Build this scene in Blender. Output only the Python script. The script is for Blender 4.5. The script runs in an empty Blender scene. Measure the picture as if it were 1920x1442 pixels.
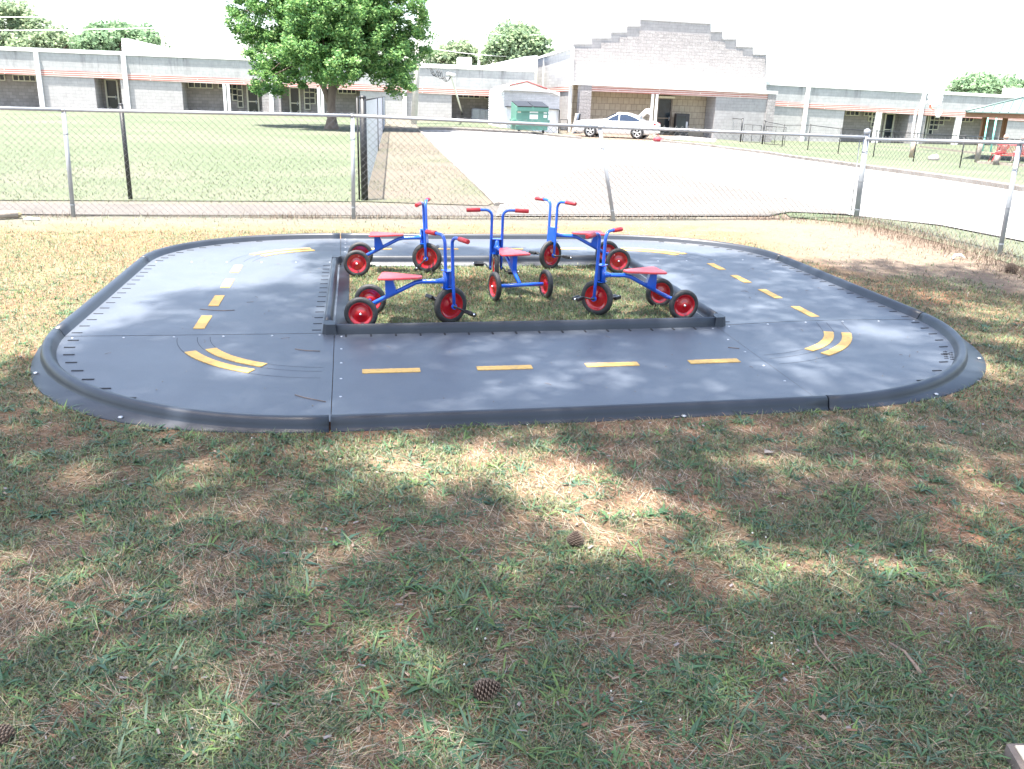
import bpy, bmesh, math, random
import numpy as np
from mathutils import Vector, Matrix
random.seed(7); rng = np.random.default_rng(7)
C = bpy.context.scene.collection
PI = math.pi
R = math.radians
# ------------------------------------------------------------------ camera
F, PITCH, ROLL, EYE = 1644.0, .3147, .0307, 1.7
fw = np.array([0, math.cos(PITCH), -math.sin(PITCH)]); r0 = np.array([1., 0, 0]); u0 = np.cross(r0, fw)
cr = r0*math.cos(ROLL)+u0*math.sin(ROLL); cu = -r0*math.sin(ROLL)+u0*math.cos(ROLL)
cd = bpy.data.cameras.new('camera'); cam = bpy.data.objects.new('camera', cd); C.objects.link(cam)
cd.lens = F/1920*36; cd.sensor_width = 36; cd.sensor_fit = 'HORIZONTAL'; cd.clip_start = .05; cd.clip_end = 1500
M = Matrix.Identity(4)
for i in range(3): M[i][0] = cr[i]; M[i][1] = cu[i]; M[i][2] = -fw[i]
M[2][3] = EYE; cam.matrix_world = M
bpy.context.scene.camera = cam

# ------------------------------------------------------------------ terrain: a gentle rise to the fence, then falling to the right
def S(t): t = np.clip(t, 0, 1); return t*t*(3-2*t)
def T(x, y):
    return .0196*np.clip(y, -6, 10) - .45*S((x+4)/8)*S((y-18)/28) - .35*S((x-8)/9)*S((y-16)/18)
def ray(px, py): return fw+cr*(px-960)/F-cu*(py-721)/F
def G(px, py, dz=0.):
    d = ray(px, py); z = .1
    for _ in range(80):
        t = (z-EYE)/d[2]; z = .5*z+.5*(float(T(t*d[0], t*d[1]))+dz)
    t = (z-EYE)/d[2]
    return Vector((t*d[0], t*d[1], z))
def proj(p):
    q = np.asarray(p, float)-np.array([0, 0, EYE]); z = q@fw
    return 960+F*(q@cr)/z, 721-F*(q@cu)/z

# ------------------------------------------------------------------ materials
def newmat(name):
    m = bpy.data.materials.new(name); m.use_nodes = True; nt = m.node_tree; nt.nodes.clear()
    out = nt.nodes.new('ShaderNodeOutputMaterial'); b = nt.nodes.new('ShaderNodeBsdfPrincipled')
    nt.links.new(b.outputs[0], out.inputs[0]); return m, nt, b
def nd(nt, t, **k):
    n = nt.nodes.new(t)
    for a, v in k.items(): setattr(n, a, v)
    return n
def coord(nt, scale=(1, 1, 1), kind='Object'):
    tc = nd(nt, 'ShaderNodeTexCoord'); mp = nd(nt, 'ShaderNodeMapping'); mp.inputs['Scale'].default_value = scale
    nt.links.new(tc.outputs[kind], mp.inputs[0]); return mp.outputs[0]
def noise(nt, vec, scale, detail=4, rough=.55, dist=0.):
    n = nd(nt, 'ShaderNodeTexNoise'); n.inputs['Scale'].default_value = scale; n.inputs['Detail'].default_value = detail
    n.inputs['Roughness'].default_value = rough; n.inputs['Distortion'].default_value = dist
    nt.links.new(vec, n.inputs['Vector']); return n.outputs['Fac']
def ramp(nt, fac, stops):
    n = nd(nt, 'ShaderNodeValToRGB'); e = n.color_ramp.elements
    while len(e) < len(stops): e.new(.5)
    for i, (p, c) in enumerate(stops): e[i].position = p; e[i].color = (*c, 1) if len(c) == 3 else c
    nt.links.new(fac, n.inputs[0]); return n.outputs[0]
def mixc(nt, fac, a, b, mode='MIX'):
    n = nd(nt, 'ShaderNodeMix', data_type='RGBA', blend_type=mode)
    for s, v in ((0, fac), (6, a), (7, b)):
        if hasattr(v, 'links'): nt.links.new(v, n.inputs[s])
        else: n.inputs[s].default_value = v if s == 0 else (*v, 1)
    return n.outputs[2]
def bump(nt, b, h, strength, dist=.01):
    n = nd(nt, 'ShaderNodeBump'); n.inputs['Strength'].default_value = strength; n.inputs['Distance'].default_value = dist
    nt.links.new(h, n.inputs['Height']); nt.links.new(n.outputs[0], b.inputs['Normal'])
def M_(name, col, rough=.6, metal=0., var=.12, vs=6., bmp=0., bs=40., spec=None, scale=(1, 1, 1), coat=0.):
    m, nt, b = newmat(name); v = coord(nt, scale)
    f = noise(nt, v, vs, 5)
    lo = tuple(c*(1-var) for c in col); hi = tuple(min(1, c*(1+var)) for c in col)
    nt.links.new(ramp(nt, f, [(.3, lo), (.7, hi)]), b.inputs['Base Color'])
    b.inputs['Roughness'].default_value = rough; b.inputs['Metallic'].default_value = metal
    if spec is not None: b.inputs['Specular IOR Level'].default_value = spec
    if coat: b.inputs['Coat Weight'].default_value = coat; b.inputs['Coat Roughness'].default_value = .08
    if bmp: bump(nt, b, noise(nt, v, bs, 3), bmp)
    return m
def attr_mat(name, rough=.6, trans=.25, spec=.3):
    m, nt, b = newmat(name)
    a = nd(nt, 'ShaderNodeAttribute', attribute_name='Col')
    nt.links.new(a.outputs['Color'], b.inputs['Base Color']); b.inputs['Roughness'].default_value = rough
    b.inputs['Specular IOR Level'].default_value = spec
    if trans:
        t = nd(nt, 'ShaderNodeBsdfTranslucent'); nt.links.new(a.outputs['Color'], t.inputs[0])
        mx = nd(nt, 'ShaderNodeMixShader'); mx.inputs[0].default_value = trans
        nt.links.new(b.outputs[0], mx.inputs[1]); nt.links.new(t.outputs[0], mx.inputs[2])
        nt.links.new(mx.outputs[0], nt.nodes['Material Output'].inputs[0])
    return m

# ------------------------------------------------------------------ objects
def tag(o, label=None, cat=None, group=None, kind=None):
    if label: o['label'] = label
    if cat: o['category'] = cat
    if group: o['group'] = group
    if kind: o['kind'] = kind
    return o
def empty(name, label, cat, loc=(0, 0, 0), rz=0., group=None):
    o = bpy.data.objects.new(name, None); C.objects.link(o); o.location = loc; o.rotation_euler = (0, 0, rz)
    o.empty_display_size = .1
    return tag(o, label, cat, group)
class MB:
    def __init__(s): s.v = []; s.f = []; s.sm = []; s.mi = []; s.m = 0
    def add(s, vs, fs, smooth=False):
        n = len(s.v); s.v += [tuple(map(float, p)) for p in vs]; s.f += [tuple(i+n for i in f) for f in fs]
        s.sm += [smooth]*len(fs); s.mi += [s.m]*len(fs); return s
    def box(s, c, d, rot=None, taper=1.):
        x, y, z = (k/2 for k in d); vs = []
        for sz in (-1, 1):
            for sx, sy in ((-1, -1), (1, -1), (1, 1), (-1, 1)):
                k = taper if sz > 0 else 1; p = Vector((sx*x*k, sy*y*k, sz*z))
                if rot is not None: p = rot @ p
                vs.append(p+Vector(c))
        return s.add(vs, [(3, 2, 1, 0), (4, 5, 6, 7), (0, 1, 5, 4), (1, 2, 6, 5), (2, 3, 7, 6), (3, 0, 4, 7)])
    def rbox(s, c, d, rot=None, r=.15):
        # box with chamfered vertical outline and edges
        x, y, z = (k/2 for k in d); k = min(x, y, z)*r*2; vs = []; rings = [(-z, k), (-z+k, 0), (z-k, 0), (z, k)]
        for zz, ins in rings:
            X, Y = x-ins, y-ins
            for p in ((-X+k, -Y), (X-k, -Y), (X, -Y+k), (X, Y-k), (X-k, Y), (-X+k, Y), (-X, Y-k), (-X, -Y+k)):
                q = Vector((p[0], p[1], zz)); q = rot @ q if rot is not None else q; vs.append(q+Vector(c))
        fs = [tuple(range(7, -1, -1)), tuple(range(24, 32))]
        for a in range(3):
            for i in range(8): j = (i+1) % 8; fs.append((a*8+i, a*8+j, a*8+8+j, a*8+8+i))
        return s.add(vs, fs)
    def tube(s, pts, r, n=8, cap=True, smooth=True):
        P = [Vector(p) for p in pts]; rs = r if isinstance(r, (list, tuple)) else [r]*len(P)
        vs = []; prev = None
        for i, p in enumerate(P):
            t = (P[min(i+1, len(P)-1)]-P[max(i-1, 0)]).normalized()
            if prev is None:
                a = Vector((0, 0, 1)) if abs(t.z) < .9 else Vector((1, 0, 0)); prev = t.cross(a).normalized()
            x = (prev-t*prev.dot(t)).normalized(); y = t.cross(x); prev = x
            for k in range(n):
                a = 2*PI*k/n; vs.append(p+(x*math.cos(a)+y*math.sin(a))*rs[i])
        fs = []
        for i in range(len(P)-1):
            for k in range(n):
                j = (k+1) % n; fs.append((i*n+k, i*n+j, (i+1)*n+j, (i+1)*n+k))
        s.add(vs, fs, smooth)
        if cap:
            m = len(s.v)-len(vs); s.f += [tuple(m+k for k in range(n-1, -1, -1)), tuple(m+(len(P)-1)*n+k for k in range(n))]
            s.sm += [False]*2; s.mi += [s.m]*2
        return s
    def lathe(s, prof, axis, o, n=24, smooth=True):
        # prof: (radius, along) ; axis unit vector
        ax = Vector(axis).normalized(); a0 = Vector((0, 0, 1)) if abs(ax.z) < .9 else Vector((1, 0, 0))
        x = ax.cross(a0).normalized(); y = ax.cross(x); vs = []
        for (r, h) in prof:
            for k in range(n):
                a = 2*PI*k/n; vs.append(Vector(o)+ax*h+(x*math.cos(a)+y*math.sin(a))*r)
        fs = []
        for i in range(len(prof)-1):
            for k in range(n):
                j = (k+1) % n; fs.append((i*n+k, i*n+j, (i+1)*n+j, (i+1)*n+k))
        return s.add(vs, fs, smooth)
    def ball(s, c, r, n=10, m=6, sc=(1, 1, 1)):
        vs = []; fs = []
        for i in range(m+1):
            th = PI*i/m
            for k in range(n):
                a = 2*PI*k/n; vs.append((c[0]+r*sc[0]*math.sin(th)*math.cos(a), c[1]+r*sc[1]*math.sin(th)*math.sin(a), c[2]+r*sc[2]*math.cos(th)))
        for i in range(m):
            for k in range(n): j = (k+1) % n; fs.append((i*n+k, (i+1)*n+k, (i+1)*n+j, i*n+j))
        return s.add(vs, fs, True)
    def prism(s, poly, ext):
        # poly: list of 3d points (planar), ext: extrusion vector
        n = len(poly); e = Vector(ext); vs = [Vector(p) for p in poly]+[Vector(p)+e for p in poly]
        fs = [tuple(range(n)), tuple(range(2*n-1, n-1, -1))]+[(i, i+n, (i+1) % n+n, (i+1) % n) for i in range(n)]
        return s.add(vs, fs)
    def build(s, name, mats, parent=None, loc=None):
        me = bpy.data.meshes.new(name); me.from_pydata(s.v, [], s.f)
        for m in (mats if isinstance(mats, (list, tuple)) else [mats]): me.materials.append(m)
        me.polygons.foreach_set('use_smooth', s.sm); me.polygons.foreach_set('material_index', s.mi)
        bm = bmesh.new(); bm.from_mesh(me); bmesh.ops.recalc_face_normals(bm, faces=bm.faces); bm.to_mesh(me); bm.free()
        me.update()
        o = bpy.data.objects.new(name, me); C.objects.link(o)
        if parent: o.parent = parent
        if loc is not None: o.location = loc
        return o
def np_mesh(name, V, Fc, col, mat, parent=None, smooth=False):
    """V (n,3); Fc (m,k) faces of equal size; col (n,3)"""
    me = bpy.data.meshes.new(name); k = Fc.shape[1]
    me.vertices.add(len(V)); me.vertices.foreach_set('co', V.astype(np.float32).ravel())
    me.loops.add(Fc.size); me.loops.foreach_set('vertex_index', Fc.astype(np.int32).ravel())
    me.polygons.add(len(Fc)); me.polygons.foreach_set('loop_start', np.arange(0, Fc.size, k, dtype=np.int32))
    me.update(calc_edges=True)
    if col is not None:
        a = me.color_attributes.new('Col', 'FLOAT_COLOR', 'POINT')
        a.data.foreach_set('color', np.concatenate([col, np.ones((len(col), 1))], 1).astype(np.float32).ravel())
    if smooth: me.polygons.foreach_set('use_smooth', np.ones(len(Fc), bool))
    me.materials.append(mat); o = bpy.data.objects.new(name, me); C.objects.link(o)
    if parent: o.parent = parent
    return o
def copy_tree(o, parent=None):
    c = o.copy(); C.objects.link(c)
    if parent: c.parent = parent
    for ch in list(o.children): copy_tree(ch, c)
    return c
# smooth value noise for numpy
_tab = rng.random((256, 256))
def vnoise(x, y):
    xi = np.floor(x).astype(int); yi = np.floor(y).astype(int); fx = x-xi; fy = y-yi; fx = fx*fx*(3-2*fx); fy = fy*fy*(3-2*fy)
    g = lambda a, b: _tab[a % 256, b % 256]
    return (g(xi, yi)*(1-fx)+g(xi+1, yi)*fx)*(1-fy)+(g(xi, yi+1)*(1-fx)+g(xi+1, yi+1)*fx)*fy
def fbm(x, y, o=4):
    s = 0; a = .5
    for i in range(o): s = s+a*vnoise(x*2**i+17*i, y*2**i+31*i); a *= .5
    return s/(1-.5**o)

# ------------------------------------------------------------------ light
SUN = Vector((-.17, -.16, 1)).normalized()      # towards the sun
sl = bpy.data.lights.new('sun', 'SUN'); sl.energy = 5; sl.angle = R(.55); sl.color = (1, .95, .88)
so = bpy.data.objects.new('sun', sl); C.objects.link(so); so.rotation_euler = SUN.to_track_quat('Z', 'Y').to_euler(); so.location = (0, 0, 30)
w = bpy.data.worlds.new('World'); bpy.context.scene.world = w; w.use_nodes = True; nt = w.node_tree
bg = nt.nodes['Background']; sky = nt.nodes.new('ShaderNodeTexSky'); sky.sky_type = 'NISHITA'; sky.sun_disc = False
sky.sun_elevation = math.asin(SUN.z); sky.sun_rotation = math.atan2(SUN.x, SUN.y); sky.dust_density = 2.2; sky.air_density = .85; sky.ozone_density = 1.
tint = nt.nodes.new('ShaderNodeMix'); tint.data_type = 'RGBA'; tint.blend_type = 'MULTIPLY'; tint.inputs[0].default_value = 1; tint.inputs[7].default_value = (1, .95, .86, 1)   # camera balanced for the shade
nt.links.new(sky.outputs[0], tint.inputs[6]); nt.links.new(tint.outputs[2], bg.inputs[0]); bg.inputs[1].default_value = .15
vs = bpy.context.scene.view_settings; vs.view_transform = 'Standard'; vs.look = 'None'; vs.gamma = 1; vs.exposure = 2.25
bpy.context.scene.cycles.max_bounces = 6

# ------------------------------------------------------------------ ground sheets
def ground_mat(name, stops, sc=1.2, fine=(.75, 1.25), speck=None, bmp=.5):
    m, nt, b = newmat(name); v = coord(nt)
    base = ramp(nt, noise(nt, v, sc, 6, .6, .3), stops)
    f = ramp(nt, noise(nt, v, 55, 6, .8), [(.34, (fine[0],)*3), (.66, (fine[1],)*3)])
    c = mixc(nt, 1., base, f, 'MULTIPLY')
    if speck:
        vo = nd(nt, 'ShaderNodeTexVoronoi'); vo.inputs['Scale'].default_value = speck[0]; nt.links.new(v, vo.inputs['Vector'])
        c = mixc(nt, ramp(nt, vo.outputs['Distance'], [(speck[1], (1, 1, 1)), (speck[1]+.06, (0, 0, 0))]), c, speck[2])
    nt.links.new(c, b.inputs['Base Color']); b.inputs['Roughness'].default_value = .95; b.inputs['Specular IOR Level'].default_value = .15
    bump(nt, b, noise(nt, v, 60, 5, .7), bmp, .02)
    return m
CLAY = (.30, .135, .075); THATCH = (.19, .125, .075); DRY = (.42, .30, .20)
m_near = ground_mat('lawn_soil', [(.27, (.33, .15, .085)), (.40, (.20, .115, .072)), (.54, (.15, .11, .068)), (.68, (.26, .165, .105))], 1.1, (.55, 1.45))
def soil_zones(m):
    # dry straw strip towards the fence and worn clay by the corner: the soil itself changes there, with ragged borders
    nt = m.node_tree; b = [n for n in nt.nodes if n.type == 'BSDF_PRINCIPLED'][0]; old = b.inputs['Base Color'].links[0].from_socket
    g = nd(nt, 'ShaderNodeNewGeometry'); sep = nd(nt, 'ShaderNodeSeparateXYZ'); nt.links.new(g.outputs['Position'], sep.inputs[0])
    nz = noise(nt, g.outputs['Position'], 1.6, 6, .7)
    def mth(op, a, c):
        n = nd(nt, 'ShaderNodeMath', operation=op)
        for i, v in enumerate((a, c)):
            if hasattr(v, 'links'): nt.links.new(v, n.inputs[i])
            else: n.inputs[i].default_value = v
        return n.outputs[0]
    X, Y = sep.outputs[0], sep.outputs[1]; wob = mth('MULTIPLY', mth('SUBTRACT', nz, .5), 2.2)
    f1 = ramp(nt, mth('ADD', mth('SUBTRACT', mth('SUBTRACT', Y, mth('MULTIPLY', X, .2225)), 10.75), wob), [(.0, (0, 0, 0)), (.5, (1, 1, 1))])
    dry = ramp(nt, noise(nt, g.outputs['Position'], 7, 6, .75), [(.3, (.100, .088, .070)), (.5, (.128, .120, .100)), (.7, (.098, .102, .074))])
    c = mixc(nt, f1, old, dry)
    f2 = ramp(nt, mth('ADD', mth('SUBTRACT', mth('ADD', mth('MULTIPLY', Y, 1.), mth('MULTIPLY', X, .72)), 10.9), mth('MULTIPLY', wob, 1.1)), [(.0, (0, 0, 0)), (.6, (1, 1, 1))])
    f3 = ramp(nt, mth('SUBTRACT', X, 2.6), [(.0, (0, 0, 0)), (.8, (1, 1, 1))])
    clay = ramp(nt, noise(nt, g.outputs['Position'], 5, 6, .75), [(.3, (.125, .092, .070)), (.5, (.165, .130, .102)), (.7, (.105, .085, .068))])
    c = mixc(nt, mixc(nt, 1., f2, f3, 'MULTIPLY'), c, clay); nt.links.new(c, b.inputs['Base Color'])
soil_zones(m_near)
m_dry = ground_mat('dry_verge', [(.3, (.36, .22, .14)), (.5, (.42, .31, .21)), (.7, (.30, .27, .13))], .9)
m_lawn = ground_mat('far_lawn', [(.32, (.080, .102, .060)), (.5, (.092, .110, .070)), (.72, (.128, .124, .096))], .22, (.85, 1.15))
m_strip = ground_mat('dry_strip', [(.32, (.092, .100, .066)), (.48, (.115, .104, .082)), (.7, (.125, .102, .084))], .35, (.85, 1.15))
m_clay = ground_mat('red_clay', [(.3, (.34, .17, .10)), (.6, (.26, .15, .10)), (.8, (.40, .25, .16))], 1.4)
m_conc = ground_mat('concrete', [(.3, (.19, .185, .18)), (.7, (.25, .245, .24))], .5, (.92, 1.08), bmp=.15)
m_walk = ground_mat('old_concrete', [(.3, (.095, .087, .080)), (.7, (.118, .110, .103))], 1.5, (.85, 1.12), bmp=.3)
m_kerb = ground_mat('kerb_concrete', [(.3, (.15, .13, .115)), (.7, (.26, .245, .23))], 1.2, (.85, 1.1), bmp=.2)

def grid_sheet(name, xs, ys, mat, dz=0.):
    X, Y = np.meshgrid(xs, ys); Z = T(X, Y)+dz; n = len(xs); V = np.stack([X.ravel(), Y.ravel(), Z.ravel()], 1)
    i = np.arange((len(ys)-1)*(n-1)); r = i//(n-1)*n+i % (n-1)
    return tag(np_mesh(name, V, np.stack([r, r+1, r+n+1, r+n], 1), None, mat), kind='structure')
def poly_sheet(name, pts, mat, dz, step=1.5):
    bm = bmesh.new(); f = bm.faces.new([bm.verts.new((p[0], p[1], 0)) for p in pts])
    xs = [p[0] for p in pts]; ys = [p[1] for p in pts]
    for ax, lo, hi in ((0, min(xs), max(xs)), (1, min(ys), max(ys))):
        k = math.ceil(lo/step)*step
        while k < hi:
            co = [0, 0, 0]; no = [0, 0, 0]; co[ax] = k+.013; no[ax] = 1
            bmesh.ops.bisect_plane(bm, geom=bm.verts[:]+bm.edges[:]+bm.faces[:], plane_co=co, plane_no=no); k += step
    bmesh.ops.triangulate(bm, faces=bm.faces[:])
    for v in bm.verts: v.co.z = float(T(v.co.x, v.co.y))+dz
    me = bpy.data.meshes.new(name); bm.normal_update()
    for f in bm.faces:
        if f.normal.z < 0: f.normal_flip()
    bm.to_mesh(me); bm.free(); me.materials.append(mat)
    o = bpy.data.objects.new(name, me); C.objects.link(o); return tag(o, kind='structure')
xs = np.concatenate([np.arange(-300, -40, 20), np.arange(-40, 60, 1.), np.arange(60, 320, 20)])
ys = np.concatenate([np.arange(-60, -10, 10), np.arange(-10, 90, 1.), np.arange(90, 600, 30)])
grid_sheet('ground', xs, ys, m_near)
def P(px, py): g = G(px, py); return (g.x, g.y)
def ext(a, b, t): return (a[0]+(b[0]-a[0])*t, a[1]+(b[1]-a[1])*t)
# dry verge along the galvanised fence
fa, fb = P(138, 406), P(1605, 410)
fdir = Vector((fb[0]-fa[0], fb[1]-fa[1])).normalized(); fnor = Vector((-fdir.y, fdir.x))
def along(s, o): return (fa[0]+fdir.x*s+fnor.x*o, fa[1]+fdir.y*s+fnor.y*o)
pass; _v = ('verge', [along(-14, -1.25), along(-3, -1.1), along(1, -1.25), along(5, -1.3), along(8.5, -1.5), along(10.6, -1.8), along(12.0, -1.2), along(11.2, .1), along(-14, .1)], m_dry, .004)
pass; _d = ('dirt', [P(1440, 432), P(1500, 455), P(1600, 500), P(1720, 560), P(1850, 610), P(2050, 690), P(2200, 640), P(2080, 560), P(1900, 500), P(1780, 462), P(1640, 425), P(1560, 418)], m_clay, .008)
# sidewalk
poly_sheet('sidewalk', [along(-14, .12), along(5.85, .12), along(5.6, 1.25), along(-14, 1.25)], m_walk, .008)
# lawn beyond the black fence
c0 = P(683, 379); c1 = P(722, 232)
poly_sheet('field', [along(-30, 1.27), along(-14, 1.27), c0, c1, P(722, 222), P(0, 207), P(-700, 190)], m_lawn, .012)
poly_sheet('grass_strip', [c0, along(5.3, 1.27), P(932, 379), P(783, 246), c1], m_strip, .012)
poly_sheet('near_verge_lawn', [P(1470, 399), P(1597, 407), P(1640, 411), P(1762, 426), P(1925, 458), P(2200, 520), P(2200, 600), P(1900, 498), P(1780, 462), P(1640, 425), P(1560, 416), P(1480, 408)], m_lawn, .014)
drive = [P(930, 407), P(938, 385), P(787, 244), P(905, 247), P(1000, 252), P(1090, 262), P(1240, 267), P(1330, 276), P(1440, 290), P(1632, 319), P(1920, 361), P(2300, 415), P(2500, 620), P(2200, 518), P(1925, 456), P(1762, 424), P(1624, 409), P(1590, 405), P(1480, 400), P(1440, 407)]
poly_sheet('driveway', drive, m_conc, .02)
poly_sheet('building_lawn', [P(783, 238), P(1000, 246), P(1000, 232), P(780, 228)], m_lawn, .016)
poly_sheet('right_lawn', [P(1250, 262), P(1330, 272), P(1440, 287), P(1632, 315), P(1920, 357), P(2300, 410), P(2500, 300), P(1920, 262), P(1440, 250), P(1390, 252), P(1345, 262)], m_lawn, .016)
def kerb(name, line, w=.16, h=.13):
    b = MB(); L = [Vector(p) for p in line]; vs = []
    for i, p in enumerate(L):
        t = (L[min(i+1, len(L)-1)]-L[max(i-1, 0)]).normalized(); n = Vector((-t.y, t.x)); z = float(T(p.x, p.y))
        for o, hh in ((-w/2, -.1), (-w/2+.01, h-.02), (-w/2+.03, h), (w/2-.02, h), (w/2, h-.02), (w/2, -.1)):
            vs.append((p.x+n.x*o, p.y+n.y*o, z+hh))
    fs = []
    for i in range(len(L)-1):
        for k in range(5): fs.append((i*6+k, i*6+k+1, i*6+7+k, i*6+6+k))
    fs += [tuple(range(6)), tuple(range(len(vs)-6, len(vs)))]
    b.add(vs, fs); return tag(b.build(name, m_kerb), kind='structure')
def dens(pts, n=6):
    out = []
    for a, b in zip(pts[:-1], pts[1:]): out += [ext(a, b, k/n) for k in range(n)]
    return out+[pts[-1]]
kerb('kerb_left', dens([P(937, 386), P(787, 245)], 12), h=.05)
kerb('kerb_back', dens([P(787, 244), P(905, 247.5), P(935, 249), P(1000, 252), P(1090, 261)]))
kerb('kerb_right', dens([P(1240, 267), P(1330, 276), P(1440, 290), P(1632, 319), P(1920, 361), P(2300, 415)]))
# path from the gym porch
poly_sheet('porch_path', [P(1240, 258), P(1330, 253), P(1345, 258), P(1340, 268), P(1250, 262)], m_conc, .03)

# ------------------------------------------------------------------ play track
TA, TB, TW, PSI, OX, OY = 2.79, 2.588, 1.734, .1854, -1.2412, 5.8757
CX = (.005, .01118, .01045, -.00323, -.00509, .0035); CY = (-.03324, -.0147, .01379, -.00586, .00614, -.02956)
def stretch(u, v):
    if v < 0: v *= .958; u = 1.4+(u-1.4)*(1+.013*v)
    if u < 0: u *= 1.048
    elif u > TA: u = TA+(u-TA)*1.062
    return u, v
def W(u, v, h=0.):
    u, v = stretch(u, v)
    q = (1, u, v, u*v, u*u, v*v)
    x = OX+u*math.cos(PSI)-v*math.sin(PSI)+sum(a*b for a, b in zip(CX, q))
    y = OY+u*math.sin(PSI)+v*math.cos(PSI)+sum(a*b for a, b in zip(CY, q))
    # slight lift along the joint where the sheets bow
    k = math.exp(-((v+.02)/.10)**2)*max(0, math.sin(PI*min(1, max(0, (u-TA-.1)/1.5))))*.016
    return Vector((x, y, .0196*min(y, 10)+h+k))
def plastic(name, dust=.5):
    m, nt, b = newmat(name); v = coord(nt)
    base = ramp(nt, noise(nt, v, 3.2, 6, .6, .4), [(.30, (.066, .077, .095)), (.70, (.080, .092, .112))])
    sp = ramp(nt, noise(nt, v, 220, 3, .8), [(.35, (.85,)*3), (.75, (1.2,)*3)])
    nt.links.new(mixc(nt, 1., base, sp, 'MULTIPLY'), b.inputs['Base Color'])
    rr = nd(nt, 'ShaderNodeMapRange'); rr.inputs[3].default_value = .36; rr.inputs[4].default_value = .50
    nt.links.new(noise(nt, v, 2.1, 5), rr.inputs[0]); nt.links.new(rr.outputs[0], b.inputs['Roughness'])
    b.inputs['Specular IOR Level'].default_value = .65
    sc_ = nd(nt, 'ShaderNodeMapping'); sc_.inputs['Scale'].default_value = (1.2, 26, 1); sc_.inputs['Rotation'].default_value = (0, 0, .4); nt.links.new(v, sc_.inputs[0])
    sf = ramp(nt, noise(nt, sc_.outputs[0], 5, 5, .8), [(.60, (0, 0, 0)), (.74, (.30, .30, .30))]); oldc = b.inputs['Base Color'].links[0].from_socket
    nt.links.new(mixc(nt, sf, oldc, (.13, .135, .145)), b.inputs['Base Color'])
    bump(nt, b, noise(nt, v, 260, 3, .7), .12, .004)
    return m
m_plate = plastic('grey_plastic'); m_curb = M_('curb_plastic', (.020, .026, .037), .42, var=.15, vs=4, bmp=.05, bs=120)
m_slot = M_('slot_black', (.008, .009, .012), .6); m_yel = M_('yellow_rubber', (.66, .40, .11), .65, var=.1, vs=25, bmp=.3, bs=160)
def wear(m, col, sc, t0, t1, amt=.7):
    nt = m.node_tree; b = [n for n in nt.nodes if n.type == 'BSDF_PRINCIPLED'][0]; old = b.inputs['Base Color'].links[0].from_socket
    f = ramp(nt, noise(nt, coord(nt), sc, 6, .75), [(t0, (0, 0, 0)), (t1, (amt,)*3)]); nt.links.new(mixc(nt, f, old, col), b.inputs['Base Color'])
wear(m_yel, (.34, .24, .12), 22, .5, .72)
m_bolt = M_('zinc_bolt', (.50, .51, .53), .45, .7, var=.1); m_groove = M_('groove_line', (.012, .014, .02), .8)
PZ = .016
track = empty('play_track', 'dark grey plastic oval trike road with yellow lane dashes lying on the grass', 'play track', (0, 0, 0))
def quadgrid(b, us, vs_, h):
    n = len(us); pts = [W(u, v, h) for v in vs_ for u in us]; fs = []
    for j in range(len(vs_)-1):
        for i in range(n-1): a = j*n+i; fs.append((a, a+1, a+n+1, a+n))
    b.add(pts, fs, True)
def bolt(b, p):
    c = W(*p, PZ); b.lathe([(.0085, 0), (.0085, .002), (.006, .004), (0.0001, .0045)], (0, 0, 1), c, 10)
def dash(u, v, horiz, parent):
    b = MB(); L, Wd = .174, .034; z0, z1 = PZ+.0005, PZ+.005
    du, dv = (L, Wd) if horiz else (Wd, L)
    N = 18; ed = []
    for i in range(N+1):
        t = -1+2*i/N; z = .0025 if i % 2 else 0
        ed.append((t, z))
    top = []; bot = []
    for t, z in ed:
        if horiz: top.append((u+t*du, v+dv+z)); bot.append((u+t*du, v-dv-z))
        else: top.append((u+du+z, v+t*dv)); bot.append((u-du-z, v+t*dv))
    vs = []
    for a in (top, bot):
        for q in a: vs.append(W(q[0], q[1], z1))
    for a in (top, bot):
        for q in a: vs.append(W(q[0], q[1], z0))
    n = N+1; fs = []
    for i in range(N):
        fs += [(i, i+1, n+i+1, n+i), (i, 2*n+i, 2*n+i+1, i+1), (n+i, n+i+1, 3*n+i+1, 3*n+i)]
    fs += [(0, n, 3*n, 2*n), (N, n+N, 3*n+N, 2*n+N)]
    b.add(vs, fs); return b.build('lane_dash', m_yel, parent)
prof = [(-.052, PZ), (-.043, .028), (-.034, .052), (-.022, .066), (-.002, .071), (.014, .067), (.023, .056), (.029, .034), (.033, .017), (.038, .010)]
CR = TW-.045
def curb_strip(pts_fn, N, flange_fn, parent, name='outer_curb', t0=0., t1=1.):
    b = MB(); vs = []; m = None
    for i in range(N+1):
        t = t0+(t1-t0)*i/N; fl = flange_fn(t)
        row = [(d, h) for d, h in prof]+[(.038+fl, .008), (.040+fl, .0), (.040+fl, -.03)]
        m = len(row)
        for d, h in row:
            u, v = pts_fn(t, d); vs.append(W(u, v, h))
    fs = []
    for i in range(N):
        for k in range(m-1): a = i*m+k; fs.append((a, a+1, a+m+1, a+m))
    fs += [tuple(range(m)), tuple(range(N*m+m-1, N*m-1, -1))]
    b.add(vs, fs, True); b.sm[-1] = b.sm[-2] = False
    return b.build(name, m_curb, parent)
corners = {'nl': (0, 0, PI, 1.5*PI), 'nr': (TA, 0, 1.5*PI, 2*PI), 'fr': (TA, TB, 0, .5*PI), 'fl': (0, TB, .5*PI, PI)}
arcs = {'nl': (25, 61), 'nr': (38, 76), 'fr': (6, 44), 'fl': (18, 68)}
gap = .004
irp = [(-.0, PZ), (.006, .045), (.014, .080), (.028, .086), (.046, .080), (.056, .045), (.062, .016), (.165, .014), (.166, -.02)]
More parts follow.
